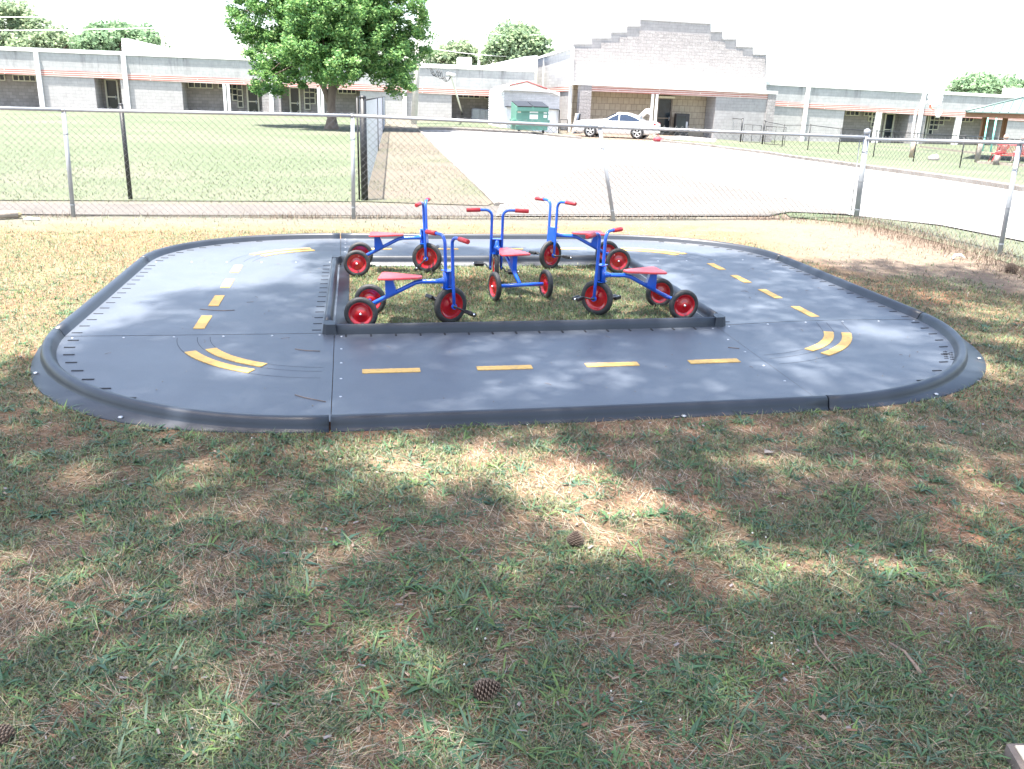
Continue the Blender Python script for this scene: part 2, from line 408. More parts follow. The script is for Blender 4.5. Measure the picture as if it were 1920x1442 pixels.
def inner_curb(parent, a, b_, face):   # straight run of the inner curb from a to b_ (uv); face = outward unit (u,v)
    m = MB(); vs = []; N = 14
    for i in range(N+1):
        t = i/N; u = a[0]+(b_[0]-a[0])*t; v = a[1]+(b_[1]-a[1])*t
        for d, h in irp: vs.append(W(u-face[0]*d, v-face[1]*d, h))
    k_ = len(irp); fs = []
    for i in range(N):
        for k in range(k_-1): q = i*k_+k; fs.append((q, q+1, q+k_+1, q+k_))
    fs += [tuple(range(k_)), tuple(range(N*k_+k_-1, N*k_-1, -1))]
    m.add(vs, fs, True); m.sm[-1] = m.sm[-2] = False
    return m.build('inner_curb', m_curb, parent)
def slot_box(par, u, v, du, dv):
    b = MB()
    vs = [W(u+sx*du/2, v+sy*dv/2, PZ+hz) for hz in (.0004, .0035) for sx, sy in ((-1, -1), (1, -1), (1, 1), (-1, 1))]
    b.add(vs, [(3, 2, 1, 0), (4, 5, 6, 7), (0, 1, 5, 4), (1, 2, 6, 5), (2, 3, 7, 6), (3, 0, 4, 7)]); b.build('drain_slot', m_slot, par)
for key, (cu_, cv_, a0, a1) in corners.items():
    b = MB(); NA, NR = 26, 9; vs = []
    rmax = CR-.05
    for i in range(NA+1):
        a = a0+(a1-a0)*i/NA
        for j in range(NR+1):
            r = .0+rmax*j/NR; uu = cu_+r*math.cos(a); vv = cv_+r*math.sin(a); vs.append(W(uu, vv, PZ))
    n = NR+1
    b.add(vs, [(i*n+j, i*n+j+1, (i+1)*n+j+1, (i+1)*n+j) for i in range(NA) for j in range(NR)], True)
    pan = b.build('corner_panel', m_plate, track)
    sgu, sgv = (-1 if cu_ == 0 else 1), (-1 if cv_ == 0 else 1)
    curb_strip(lambda t, d, c=(cu_, cv_, a0, a1): (c[0]+(CR+d)*math.cos(c[2]+(c[3]-c[2])*t), c[1]+(CR+d)*math.sin(c[2]+(c[3]-c[2])*t)), 30,
               lambda t: .010+.105*math.sin(PI*t)**2.2, pan, t0=.002, t1=.998)
    # chamfered corner block of the inner curb
    cb = MB(); q = .10; z0, z1 = PZ, .086
    o_ = [(cu_+sgu*.075, cv_-sgv*.10), (cu_+sgu*.075, cv_+sgv*.02), (cu_+sgu*.05, cv_+sgv*.045), (cu_-sgu*.02, cv_+sgv*.045), (cu_-sgu*.02, cv_-sgv*.02), (cu_+sgu*.01, cv_-sgv*.10)]
    i_ = [(p[0]*.8+(cu_+sgu*.03)*.2, p[1]*.8+(cv_-sgv*.0)*.2) for p in o_]
    vv_ = [W(*p, z0) for p in o_]+[W(*p, z1) for p in i_]
    cb.add(vv_, [tuple(range(6)), tuple(range(11, 5, -1))]+[(k, (k+1) % 6, (k+1) % 6+6, k+6) for k in range(6)])
    cb.build('inner_curb', m_curb, pan)
    # double yellow arc and the thin moulded outlines that continue it
    lo, hi = arcs[key]
    if key in ('nl', 'fr'): A0, A1 = a0+R(lo), a0+R(hi)
    elif key == 'nr': A0, A1 = a1-R(hi), a1-R(lo)
    else: A0, A1 = a1-R(hi), a1-R(lo)
    if key == 'nr': A0, A1 = a1-R(60), a1-R(20)
    if key == 'fr': A0, A1 = a0+R(30), a0+R(76)
    if key == 'fl': A0, A1 = a0+R(18), a0+R(60)
    for rc in (TW/2-.062, TW/2+.062):
        b = MB(); vs = []; N = 26
        for i in range(N+1):
            a = A0+(A1-A0)*i/N; k = .0022 if i % 2 else 0
            for r, h in ((rc-.033-k, PZ+.0005), (rc-.033-k, PZ+.005), (rc+.033+k, PZ+.005), (rc+.033+k, PZ+.0005)):
                vs.append(W(cu_+r*math.cos(a), cv_+r*math.sin(a), h))
        fs = [(i*4+k, i*4+k+1, i*4+k+5, i*4+k+4) for i in range(N) for k in range(3)]+[(0, 1, 2, 3), (N*4+3, N*4+2, N*4+1, N*4)]
        b.add(vs, fs); b.build('lane_arc', m_yel, pan)
    b = MB()
    for rc in (TW/2,):
        for rr_ in (rc-.098, rc-.022, rc+.098):
            for s0, s1 in ((a0+R(4), A0), (A1, a1-R(4))):
                N = 14; vs = []
                for i in range(N+1):
                    a = s0+(s1-s0)*i/N
                    for r in (rr_-.0014, rr_+.0014): vs.append(W(cu_+r*math.cos(a), cv_+r*math.sin(a), PZ+.0012))
                b.add(vs, [(2*i, 2*i+1, 2*i+3, 2*i+2) for i in range(N)])
    b.build('moulded_outline', m_groove, pan)
    for k in range(9):
        dv = .10+k*.16
        if dv > TW-.3: break
        du = math.sqrt((CR-.06)**2-dv*dv)-.06
        slot_box(pan, cu_+sgu*du, cv_+sgv*dv, .062, .013)
    # bolts on both joints of the corner panel
    for k in range(6):
        r = .09+k*(TW-.24)/5
        bb = MB(); bolt(bb, (cu_+sgu*r, cv_+sgv*.045)); bb.build('bolt', m_bolt, pan)
        if k < 5 or True:
            bb = MB(); bolt(bb, (cu_-sgu*.05, cv_+sgv*r)); bb.build('bolt', m_bolt, pan)
    for ang in (.28, .62):
        a = a0+(a1-a0)*ang; bb = MB(); r = CR+.040+.105*math.sin(PI*ang)**2.2*.72
        c = W(cu_+r*math.cos(a), cv_+r*math.sin(a), .011); bb.lathe([(.013, 0), (.013, .004), (.008, .007), (.0001, .0075)], (0, 0, 1), c, 10); bb.build('bolt', m_bolt, pan)
# straight panels: near, far (along u) and left, right (along v)
for nm, hor, s in (('near', 1, -1), ('far', 1, 1), ('left', 0, -1), ('right', 0, 1)):
    L = TA if hor else TB; b = MB(); base = 0 if s < 0 else (TB if hor else TA)
    ln = np.linspace(gap, L-gap, 15); ac = np.linspace(0.0, CR-.05, 9)*s+base
    if hor: quadgrid(b, ln, ac, PZ+.001)
    else: quadgrid(b, ac, ln, PZ+.001)
    pan = b.build('straight_panel', m_plate, track)
    if hor: fn = lambda t, d: (gap+(L-2*gap)*t, base+s*(CR+d))
    else: fn = lambda t, d: (base+s*(CR+d), gap+(L-2*gap)*t)
    curb_strip(fn, 16, lambda t: .010, pan)
    e = .045
    if hor: inner_curb(pan, (-.0+.012, base+s*e), (TA-.012, base+s*e), (0, s))
    else: inner_curb(pan, (base+s*(e+.03), .10), (base+s*(e+.03), TB-.10), (s, 0))
    for i in range(4):
        p = L*(2*i+1)/8
        if hor: dash(p, base+s*TW/2, True, pan)
        else: dash(base+s*TW/2, p, False, pan)
    k = .08
    while k < L-.05:
        if hor: slot_box(pan, k, base+s*(.045+.035), .013, .05)
        else: slot_box(pan, base+s*(.075+.04), k, .058, .012); slot_box(pan, base+s*(CR-.10), k, .062, .013)
        k += .168
    for k in (1.9,):
        bb = MB(); p = (k, base+s*(CR+.050)) if hor else (base+s*(CR+.050), k)
        bb.lathe([(.013, 0), (.013, .004), (.008, .007), (.0001, .0075)], (0, 0, 1), W(*p, .011), 10); bb.build('bolt', m_bolt, pan)
# moulded lettering on the near right corner panel (tiny, raised, unreadable strokes)
b = MB()
for i in range(5):
    for j in range(2):
        u, v = TA+1.27+.035*i*.6-.12*j*.2, -1.02+.035*i+.03*j
        p = W(u, v, PZ+.0015); b.box(p, (.028, .004, .002)); b.box(p+Vector((.009, .006, 0)), (.004, .016, .002))
b.build('moulded_mark', m_groove, track)

# ------------------------------------------------------------------ tricycles
m_blue = M_('blue_paint', (.008, .085, .48), .28, var=.06, vs=8, coat=.5)
m_red = M_('red_paint', (.33, .005, .010), .22, var=.06, vs=8, coat=.6)
m_seat = M_('red_seat', (.47, .05, .06), .42, var=.1, vs=20)
m_grip = M_('red_grip', (.42, .025, .032), .45, var=.1, vs=30)
m_tyre = M_('tyre_rubber', (.018, .019, .021), .62, var=.35, vs=14, bmp=.2, bs=90)
wear(m_tyre, (.10, .085, .065), 9, .5, .75); wear(m_seat, (.33, .12, .11), 14, .5, .75); wear(m_blue, (.05, .10, .28), 30, .62, .72, .6)
m_chrome = M_('chrome', (.8, .8, .82), .18, 1., var=.03); m_pedal = M_('pedal_black', (.014, .014, .015), .45, var=.2)
def tyre_mb(r, wd):
    b = MB(); h = wd/2
    prof = [(r*.70, -h*.78), (r*.80, -h*.98), (r*.92, -h*.90), (r*.975, -h*.62), (r, -h*.28), (r*.992, -h*.10), (r*.992, h*.10), (r, h*.28), (r*.975, h*.62), (r*.92, h*.90), (r*.80, h*.98), (r*.70, h*.78), (r*.66, h*.3), (r*.66, -h*.3), (r*.70, -h*.78)]
    return b.lathe(prof, (0, 1, 0), (0, 0, 0), 36)
def rim_mb(r, wd):
    b = MB(); h = wd/2
    half = [(r*.71, .80), (r*.655, .84), (r*.60, .35), (r*.50, .22), (r*.34, .40), (r*.20, .62), (r*.13, .70), (r*.001, .70)]
    b.lathe([(q, k*h) for q, k in half], (0, 1, 0), (0, 0, 0), 36)
    b.lathe([(q, -k*h) for q, k in half], (0, 1, 0), (0, 0, 0), 36); return b
RR, RF, WB, TRK, PIV = .118, .137, .62, .225, .575
def make_trike():
    t = empty('tricycle', 'x', 'tricycle')
    b = MB(); b.tube([(PIV+.0, 0, .318), (.50, 0, .316), (.40, 0, .312), (.36, 0, .303), (.30, 0, .272), (.02, 0, RR+.005)], .0165, 12)
    b.tube([(PIV-.055, 0, .317), (PIV-.02, 0, .322), (PIV, 0, .322)], [.0165, .023, .03], 12)
    b.tube([(PIV, 0, .262), (PIV, 0, .385)], .0185, 12)
    b.tube([(0, -TRK+.028, RR), (0, TRK-.028, RR)], .0155, 12); b.build('frame', m_blue, t)
    b = MB(); b.prism([(.145, -.02, .335), (.195, -.02, .335), (.225, -.02, .235), (.145, -.02, .190)], (0, .04, 0)); b.build('seat_bracket', m_blue, t)
    b = MB()
    out = [(.055, -.115), (.075, -.13), (.15, -.118), (.345, -.048), (.36, -.03), (.36, .03), (.345, .048), (.15, .118), (.075, .13), (.055, .115)]
    b.prism([(x+.048, y, .336) for x, y in out], (0, 0, .014)); s = b.build('seat', m_seat, t)
    bm = bmesh.new(); bm.from_mesh(s.data); bmesh.ops.bevel(bm, geom=[e for e in bm.edges], offset=.004, segments=2, affect='EDGES'); bm.to_mesh(s.data); bm.free()
    for sy in (-1, 1):
        for x in (.12, .2): pass
    tm, rm = tyre_mb(RR, .041), rim_mb(RR, .041)
    for sy in (-1, 1):
        wh = rm.build('rear_wheel', m_red, t, (0, sy*TRK, RR)); ty = tm.build('tyre', m_tyre, wh)
        c = MB(); c.lathe([(.011, .016), (.011, .024), (.006, .03), (.0001, .031)], (0, sy, 0), (0, 0, 0), 10); c.build('axle_nut', m_chrome, wh)
    # steering group: every part has its origin on the steering axis
    px = WB-PIV; fk = MB()
    for sy in (-1, 1):
        y = sy*.047; pts = [(px, y, RF-.004), (px-.006, y, .25), (px-.014, y, .40), (px-.02, y, .585)]
        for k in range(1, 7):
            a = k/6*PI/2; pts.append((px-.021-.004*k/6, y+sy*.055*(1-math.cos(a)), .585+.055*math.sin(a)))
        pts += [(px-.03, y+sy*.115, .641), (px-.036, y+sy*.2, .638)]
        fk.tube(pts, .0122, 12); fk.lathe([(.021, -.007), (.021, .007)], (0, 1, 0), (px, y, RF), 14)
        fk.tube([(px, y-.008, RF), (px, y+.008, RF)], .021, 14)
    fk.box((px-.001, 0, .33), (.005, .085, .135)); fk.box((px-.03, 0, .394), (.055, .082, .005)); fk.box((px-.03, 0, .268), (.055, .082, .005))
    f = fk.build('fork', m_blue, t, (PIV, 0, 0))
    for sy in (-1, 1):
        g = MB(); g.tube([(px-.030, sy*.150, .6405), (px-.0365, sy*.262, .6375), (px-.037, sy*.268, .6372)], [.0175, .0175, .014], 12); g.build('grip', m_grip, f)
    tm, rm = tyre_mb(RF, .040), rim_mb(RF, .040)
    wh = rm.build('front_wheel', m_red, t, (PIV, 0, 0))
    for v in wh.data.vertices: v.co += Vector((px, 0, RF))
    ty = tm.build('tyre', m_tyre, wh)
    for v in ty.data.vertices: v.co += Vector((px, 0, RF))
    for sy in (-1, 1):
        ck = MB(); A = Vector((px, 0, RF)); d = Vector((1, 0, 0))*sy
        pts = [A+Vector((0, sy*.055, 0)), A+Vector((0, sy*.064, 0)), A+d*.02+Vector((0, sy*.072, 0)), A+d*.06+Vector((0, sy*.076, 0)), A+d*.082+Vector((0, sy*.086, 0)), A+d*.085+Vector((0, sy*.165, 0))]
        ck.tube(pts, .0065, 8); ck.lathe([(.011, .05), (.011, .062), (.0001, .064)], (0, sy, 0), A, 10)
        c = ck.build('crank', m_pedal, t, (PIV, 0, 0))
        pb = MB(); pc = A+d*.085+Vector((0, sy*.142, 0))
        for o in (-.02, .02): pb.rbox(pc+Vector((o, 0, 0)), (.020, .085, .028), r=.2)
        pb.rbox(pc, (.03, .08, .018), r=.2)
        p = pb.build('pedal', m_pedal, c)
        k = MB(); k.ball(A+d*.085+Vector((0, sy*.190, 0)), .009, 10, 6); k.build('pedal_cap', m_chrome, c)
    return t
proto = make_trike()
def place_trike(t, x, y, head, steer, crank, label):
    # (x, y) = middle of the rear axle ; head, steer in degrees (world headings of body and front wheel)
    t.location = (x, y, float(T(x, y))+.002); tilt = math.atan(.0196*math.sin(R(head)))
    t.rotation_euler = (0, -tilt, R(head)); dl = R(steer-head)
    for ch in t.children:
        n = ch.name.split('.')[0]
        if n in ('fork', 'front_wheel', 'crank'):
            ch.rotation_euler = (0, 0, dl)
    t['label'] = label; t['group'] = 'blue and red tricycles parked on the inner grass'
    # crank angle: rotate each crank about the front axle
    for ch in t.children:
        if ch.name.split('.')[0] == 'crank':
            A = Vector((WB-PIV, 0, RF)); rot = Matrix.Translation(A) @ Matrix.Rotation(R(crank), 4, 'Y') @ Matrix.Translation(-A)
            ch.matrix_local = Matrix.Translation((PIV, 0, 0)) @ Matrix.Rotation(dl, 4, 'Z') @ rot
spec = [(-1.075, 6.20, 1, 38, 208, 'tricycle at the near left of the inner grass, facing right, front wheel turned away'),
        (-1.43, 7.93, 6, -6, -50, 'tricycle at the far left of the inner grass, facing right, handlebars seen edge on'),
        (.045, 7.06, 112, 97, -12, 'tricycle in the middle seen from behind with both rear wheels towards the viewer'),
        (.93, 8.42, 188, 222, 175, 'tricycle at the far right of the inner grass, showing its flat blue fork plate'),
        (1.225, 6.74, 195, 146, -5, 'tricycle at the near right of the inner grass, facing left, turned out beside the curb')]
trikes = [proto]+[copy_tree(proto) for _ in spec[1:]]
for t, s in zip(trikes, spec): place_trike(t, *s)
m_slab = ground_mat('worn_concrete', [(.3, (.110, .102, .096)), (.7, (.140, .133, .127))], .9, (.85, 1.12), bmp=.2)
_c = [(1170, 308), (1230, 317), (1262, 325), (1310, 342), (1352, 349), (1392, 358), (1425, 362), (1452, 372), (1492, 377), (1530, 390), (1572, 398), (1592, 405)]
poly_sheet('driveway_old_slab', [P(935, 406), P(945, 390), P(1010, 352), P(1090, 318)]+[P(*q) for q in _c]+[P(1480, 400.5), P(1440, 406.5)], m_slab, .028)
b = MB(); vs = []; rr = random.Random(3)
L_ = dens([P(*q) for q in _c], 5)
for i, q in enumerate(L_):
    w_ = rr.uniform(.01, .05); oy = rr.uniform(-.04, .04); vs += [(q[0], q[1]+oy-w_, float(T(*q))+.036), (q[0], q[1]+oy+w_, float(T(*q))+.036)]
b.add(vs, [(2*i, 2*i+2, 2*i+3, 2*i+1) for i in range(len(L_)-1)]); tag(b.build('driveway_crack', M_('crack_dark', (.07, .055, .045), .95)), kind='structure')

# ------------------------------------------------------------------ chain link fences
m_galv = M_('galvanised', (.30, .32, .345), .45, .2, var=.12, vs=9); m_wire = M_('wire', (.17, .175, .178), .45, .2, var=.1); m_wire2 = M_('silver_wire', (.52, .56, .64), .5, .3, var=.1)
m_blk = M_('black_vinyl', (.012, .013, .015), .5, var=.2)
def gz(p): return float(T(p[0], p[1]))
def mesh_net(name, A, B, z0, z1, pitch, r, mat, parent, twist=True, tops=None):
    """diamond net between ground points A and B, wires as thin crossed prisms"""
    A = Vector((A[0], A[1])); B = Vector((B[0], B[1])); L = (B-A).length; d = (B-A)/L; n = Vector((-d.y, d.x)); H = z1-z0
    P0 = []; P1 = []
    k = -H
    while k < L:
        for sg in (1, -1):
            s0, s1 = (k, k+H) if sg > 0 else (k+H, k); h0, h1 = z0, z1
            # clip to 0..L
            def at(s): t = (s-s0)/(s1-s0); return h0+(h1-h0)*t
            lo, hi = min(s0, s1), max(s0, s1); a, b = max(lo, 0), min(hi, L)
            if b-a > .01: P0.append((a, at(a), sg)); P1.append((b, at(b), sg))
        k += pitch
    hs = (lambda s, h: z0+(h-z0)*((tops[0]+(tops[1]-tops[0])*s/L)-z0)/(z1-z0)) if tops else (lambda s, h: h)
    vs = []; fs = []
    for (a, ha, sg), (b, hb, _) in zip(P0, P1):
        ha, hb = hs(a, ha), hs(b, hb); off = .0022*sg; i = len(vs)
        pa = A+d*a; pb = A+d*b; za = gz(pa); zb = gz(pb)
        for k_ in range(3):
            an = 2*PI*k_/3+.4; o1, o2 = math.cos(an)*r, math.sin(an)*r
            for p, h in ((pa, za+ha), (pb, zb+hb)):
                vs.append((p.x+n.x*(off+o1)+d.x*o2, p.y+n.y*(off+o1)+d.y*o2, h+o2*.5*(-sg)))
        for k_ in range(3):
            j = (k_+1) % 3; fs.append((i+2*k_, i+2*k_+1, i+2*j+1, i+2*j))
    if twist:   # knuckled ends above the rail
        k = 0.
        while k < L-.03:
            p = A+d*(k+pitch*.5*0); i = len(vs)
            q = [A+d*min(L, k+t*pitch*.5) for t in (0, 1)]
            q2 = A+d*min(L, k+pitch*.25)
            for pp, h in ((q[0], z1-.004), (q2, z1+.022), (q[1], z1-.004)):
                z = gz(pp)+hs(k, z1)+(h-z1); vs += [(pp.x+n.x*r, pp.y+n.y*r, z), (pp.x-n.x*r, pp.y-n.y*r, z), (pp.x, pp.y, z+r*1.6)]
            for a in (0, 3):
                for k_ in range(3): j = (k_+1) % 3; fs.append((i+a+k_, i+a+j, i+a+3+j, i+a+3+k_))
            k += pitch
    b = MB(); b.add(vs, fs); o = b.build(name, mat, parent); return o
fence = empty('chain_link_fence', 'silver galvanised chain link fence behind the play track with a thick corner post', 'fence')
tops = []
def fpost(base, toppx, r, cap=True, dome=False):
    """post from a ground point to the height where the photo shows its top, leaning as it does"""
    g = G(*base); d = ray(*toppx); # intersect the top ray at the same depth as the base
    dep = (np.array(g)-np.array([0, 0, EYE]))@fw; hgt = 1.30
    # lateral lean only: choose the point on the ray at the base's distance
    t = g.y/d[1]; q = Vector((t*d[0], g.y, EYE+t*d[2]))
    b = MB(); n = (q-g).normalized(); b.tube([g-n*.05, q], r, 12)
    for f in (.12, .45, .78):
        c = g.lerp(q, f); b.lathe([(r+.0035, -.008), (r+.0035, .008)], n, c, 12)
    if dome: b.ball(q, r*1.25, 12, 6, (1, 1, .9)); b.tube([q-n*.03, q], r*1.18, 12)
    elif cap: b.tube([q-n*.02, q+n*.02], r*1.15, 12)
    b.build('corner_post' if dome else 'post', m_galv, fence); return g, q
pA = fpost((138, 407), (119, 206), .024); pB = fpost((663, 411), (661, 217), .024); pC = fpost((1151, 415), (1124, 238), .024)
pD = fpost((1605, 412), (1626, 247), .038, dome=True); pE = fpost((1873, 482), (1912, 268), .024)
def rail(p, q, r=.021): b = MB(); b.tube([p, q], r, 10); return b.build('top_rail', m_galv, fence)
tA, tB, tC, tD, tE = (q[1] for q in (pA, pB, pC, pD, pE))
dl = (tA-tB).normalized(); tZ = tA+dl*3.6; tZ.z = tA.z+.0
pZ = pA[0]+(pA[0]-pB[0]).normalized()*3.6
b = MB(); b.tube([pZ, tZ], .024, 10); b.build('post', m_galv, fence)
dr = tD.copy(); dr.z -= .075; rail(tZ, tA); rail(tA, tB); rail(tB, tC); rail(tC, dr)
tE2 = tE.copy(); dr2 = tD.copy(); dr2.z -= .10; rail(dr2, tE2)
eD = (pE[0]-pD[0]).normalized(); tF = tE+(tE-dr2).normalized()*3.2; pF = pE[0]+eD*3.2; rail(tE2, tF)
b = MB(); b.tube([pF, tF], .024, 10); b.build('post', m_galv, fence)
H0 = 1.29
for a, b_, ta, tb_ in ((pZ, pA[0], tZ, tA), (pA[0], pB[0], tA, tB), (pB[0], pC[0], tB, tC), (pC[0], pD[0], tC, dr), (pD[0], pE[0], dr2, tE2), (pE[0], pF, tE2, tF)):
    mesh_net('wire_mesh', (a.x, a.y+.03), (b_.x, b_.y+.03), .03, H0+.035, .086, .0017, m_wire, fence, tops=(ta.z-gz(a)+.022, tb_.z-gz(b_)+.022))
# tension bars beside the corner post
for dx in (-.085,):
    g = pD[0]+Vector((dx, 0, 0)); b = MB(); b.tube([g, pD[1]+Vector((dx, 0, -.12))], .006, 6)
    for h in (.15, .62, 1.05): b.tube([g+Vector((0, 0, h)), g+Vector((.085, 0, h))], .009, 6)
    b.build('tension_bar', m_galv, fence)

# black fence round the field, with the run that goes off towards the school
bf = empty('chain_link_fence', 'black posted chain link fence beside the green field, running back towards the school', 'fence')
def bpost(base, topy, r, par=bf, mat=None, nm='post'):
    g = G(*base); dep = (np.array(g)-np.array([0, 0, EYE]))@fw; h = (base[1]-topy)*dep/F*1.02
    b = MB(); b.tube([g, g+Vector((0, 0, h))], r, 10); b.ball(g+Vector((0, 0, h)), r*1.1, 10, 5, (1, 1, .6)); b.build(nm, mat or m_blk, par); return g, h
k1 = bpost((245, 375), 208, .030); k2 = bpost((684, 377), 196, .052, nm='corner_post'); bpost((674, 376), 196, .014, nm='hinge_post')
dv = (k2[0]-k1[0]).normalized()
for s in (-3.2, -6.4): b = MB(); g = k1[0]+dv*s; b.tube([g, g+Vector((0, 0, 1.25))], .03, 10); b.build('post', m_blk, bf)
g0 = k1[0]+dv*-9; g1 = k2[0]
far = G(722, 233)
bdir = (far-k2[0]); L = bdir.length; bdir.normalize()
hb = 1.42
nP = 3
for i in range(1, nP+1):
    g = k2[0]+bdir*(L*i/nP); g.z = gz(g); b = MB(); b.tube([g, g+Vector((0, 0, hb))], .024, 8); b.build('post', m_blk, bf)
e = far.copy(); e.z = gz(e)
b = MB(); b.tube([k2[0]+Vector((0, 0, hb)), e+Vector((0, 0, hb))], .014, 8); b.build('top_rail', m_blk, bf)
mesh_net('wire_mesh', (k2[0].x, k2[0].y), (e.x, e.y), .03, hb, .07, .0014, m_wire2, bf, twist=False)

# low black fence and gates before the right-hand lawn
rf = empty('chain_link_fence', 'low black chain link fence across the right lawn by the gymnasium', 'fence')
seq = [((1343, 258), 220), ((1388, 267), 225), ((1429, 271), 229), ((1466, 276), 236), ((1514, 282), 236), ((1571, 289), 243), ((1637, 295), 247), ((1712, 304), 252), ((1799, 315), 257), ((1905, 329), 264), ((2010, 343), 270)]
pr = None
for i, (bp_, ty_) in enumerate(seq):
    g, h = bpost(bp_, ty_, .05 if i < 3 else .026, rf)
    if pr is not None and i != 2:
        b = MB(); b.tube([pr[0]+Vector((0, 0, pr[1]*.97)), g+Vector((0, 0, h*.97))], .02, 6); b.build('top_rail', m_blk, rf)
        mesh_net('wire_mesh', (pr[0].x, pr[0].y), (g.x, g.y), .04, min(h, pr[1])*.96, .2, .0011, m_blk, rf, twist=False)
    pr = (g, h)
def gate(pxs):
    g = empty('gate', pxs[4], 'gate', (0, 0, 0), group=None)
    a, b_ = G(pxs[0], pxs[1]), G(pxs[2], pxs[3]); a.z += .08; b_.z += .08; H = 1.05
    b = MB(); up = Vector((0, 0, H))
    b.tube([a, a+up, b_+up, b_, a], .021, 6); m_ = a.lerp(b_, .5); b.tube([m_, m_+up], .016, 6); b.build('gate_frame', m_blk, g)
    mesh_net('gate_mesh', (a.x, a.y), (b_.x, b_.y), .08, H, .2, .0011, m_blk, g, twist=False)
gate((1392, 268, 1424, 270, 'narrow black gate leaf between two thick fence posts'))
gate((1433, 272, 1470, 275, 'black gate leaf with rounded corner standing right of the thick posts'))

# ------------------------------------------------------------------ walls measured on vertical planes
class Wall:
    def __init__(s, p0, p1):
        s.p = Vector((p0[0], p0[1])); s.d = (Vector((p1[0], p1[1]))-s.p).normalized(); s.n = Vector((-s.d.y, s.d.x))   # n points away from the viewer
        if s.n.y < 0: s.n = -s.n
    def at(s, px, py, off=0.):
        d = ray(px, py); o = s.p+s.n*off; k = d[0]*s.n.x+d[1]*s.n.y; t = (o.x*s.n.x+o.y*s.n.y)/k
        return Vector((t*d[0], t*d[1], EYE+t*d[2]))
    def up(s, px, off, z):   # point on the plane in this column at height z
        # iterate on py
        lo, hi = 700., -400.
        for _ in range(50):
            m = (lo+hi)/2
            if s.at(px, m, off).z < z: lo = m
            else: hi = m
        return s.at(px, m, off)
    def slab(s, b, pts, off, th):
        """polygon in pixels -> prism of thickness th going back from offset off; a y of None means down to the ground"""
        P_ = []
        for px, py in pts:
            if py is None:
                q = s.at(px, 260, off); q = s.up(px, off, gz(q)-.1) if False else Vector((q.x, q.y, gz(q)-.12))
                # vertical below the previous point rather than down the pixel column
                if P_: q.x, q.y = P_[-1].x, P_[-1].y; q.z = gz(q)-.12
            else: q = s.at(px, py, off)
            P_.append(q)
        e = Vector((s.n.x, s.n.y, 0))*th; b.prism(P_, e)
    def rect(s, b, x0, x1, yt0, yt1, off, th, yb0=None, yb1=None):
        """quad between top line (x0,yt0)-(x1,yt1) and bottom; bottom None -> ground"""
        tl, tr = s.at(x0, yt0, off), s.at(x1, yt1, off)
        bl = Vector((tl.x, tl.y, gz(tl)-.12 if yb0 is None else s.at(x0, yb0, off).z))
        br = Vector((tr.x, tr.y, gz(tr)-.12 if yb1 is None else s.at(x1, yb1, off).z))
        b.prism([tl, tr, br, bl], Vector((s.n.x, s.n.y, 0))*th)
def block_mat(name, c, mort, bw=.4, bh=.2, var=.12, rough=.9, bmp=.3, stain=None, vec_rot=0., msize=.012):
    m, nt, b = newmat(name)
    g = nd(nt, 'ShaderNodeNewGeometry'); sep = nd(nt, 'ShaderNodeSeparateXYZ'); nt.links.new(g.outputs['Position'], sep.inputs[0])
    ad = nd(nt, 'ShaderNodeMath', operation='ADD'); nt.links.new(sep.outputs[0], ad.inputs[0])
    ml = nd(nt, 'ShaderNodeMath', operation='MULTIPLY'); nt.links.new(sep.outputs[1], ml.inputs[0]); ml.inputs[1].default_value = .35; nt.links.new(ml.outputs[0], ad.inputs[1])
    cb = nd(nt, 'ShaderNodeCombineXYZ'); nt.links.new(ad.outputs[0], cb.inputs[0]); nt.links.new(sep.outputs[2], cb.inputs[1])
    br = nd(nt, 'ShaderNodeTexBrick'); br.inputs['Scale'].default_value = 1.; br.inputs['Mortar Size'].default_value = msize
    br.inputs['Brick Width'].default_value = bw; br.inputs['Row Height'].default_value = bh
    br.inputs['Color1'].default_value = (*[k*(1-var) for k in c], 1); br.inputs['Color2'].default_value = (*[min(1, k*(1+var)) for k in c], 1)
    br.inputs['Mortar'].default_value = (*mort, 1); nt.links.new(cb.outputs[0], br.inputs['Vector'])
    f = ramp(nt, noise(nt, g.outputs['Position'], 3., 6, .7), [(.3, (.86,)*3), (.7, (1.1,)*3)])
    col = mixc(nt, 1., br.outputs[0], f, 'MULTIPLY')
    if stain:   # rain streaks: weathering that stays put
        mp = nd(nt, 'ShaderNodeMapping'); mp.inputs['Scale'].default_value = (1, .12, 1); nt.links.new(cb.outputs[0], mp.inputs[0])
        st = ramp(nt, noise(nt, mp.outputs[0], 1.3, 6, .75), [(.52, (0, 0, 0)), (.66, (.85, .85, .85))])
        mr = nd(nt, 'ShaderNodeMapRange'); mr.inputs[1].default_value = stain[0]; mr.inputs[2].default_value = stain[1]; nt.links.new(sep.outputs[2], mr.inputs[0])
        mu = nd(nt, 'ShaderNodeMath', operation='MULTIPLY'); nt.links.new(st, mu.inputs[0]); nt.links.new(mr.outputs[0], mu.inputs[1])
        col = mixc(nt, mu.outputs[0], col, tuple(k*.38 for k in c))
    nt.links.new(col, b.inputs['Base Color']); b.inputs['Roughness'].default_value = rough; b.inputs['Specular IOR Level'].default_value = .2
    bump(nt, b, noise(nt, g.outputs['Position'], 9 if bmp > .5 else 30, 5, .7), bmp, .05 if bmp > .5 else .02)
    return m
m_block = block_mat('grey_block', (.41, .405, .395), (.33, .325, .32), var=.03)
m_fascia = block_mat('grey_fascia_block', (.40, .405, .40), (.345, .35, .35), var=.03, stain=(1.9, 3.6))
m_band = block_mat('red_band', (.40, .13, .105), (.60, .50, .46), 6., .118, .06, msize=.035)
m_split = block_mat('split_face_block', (.325, .308, .305), (.235, .222, .22), .4, .2, .06, bmp=1.)
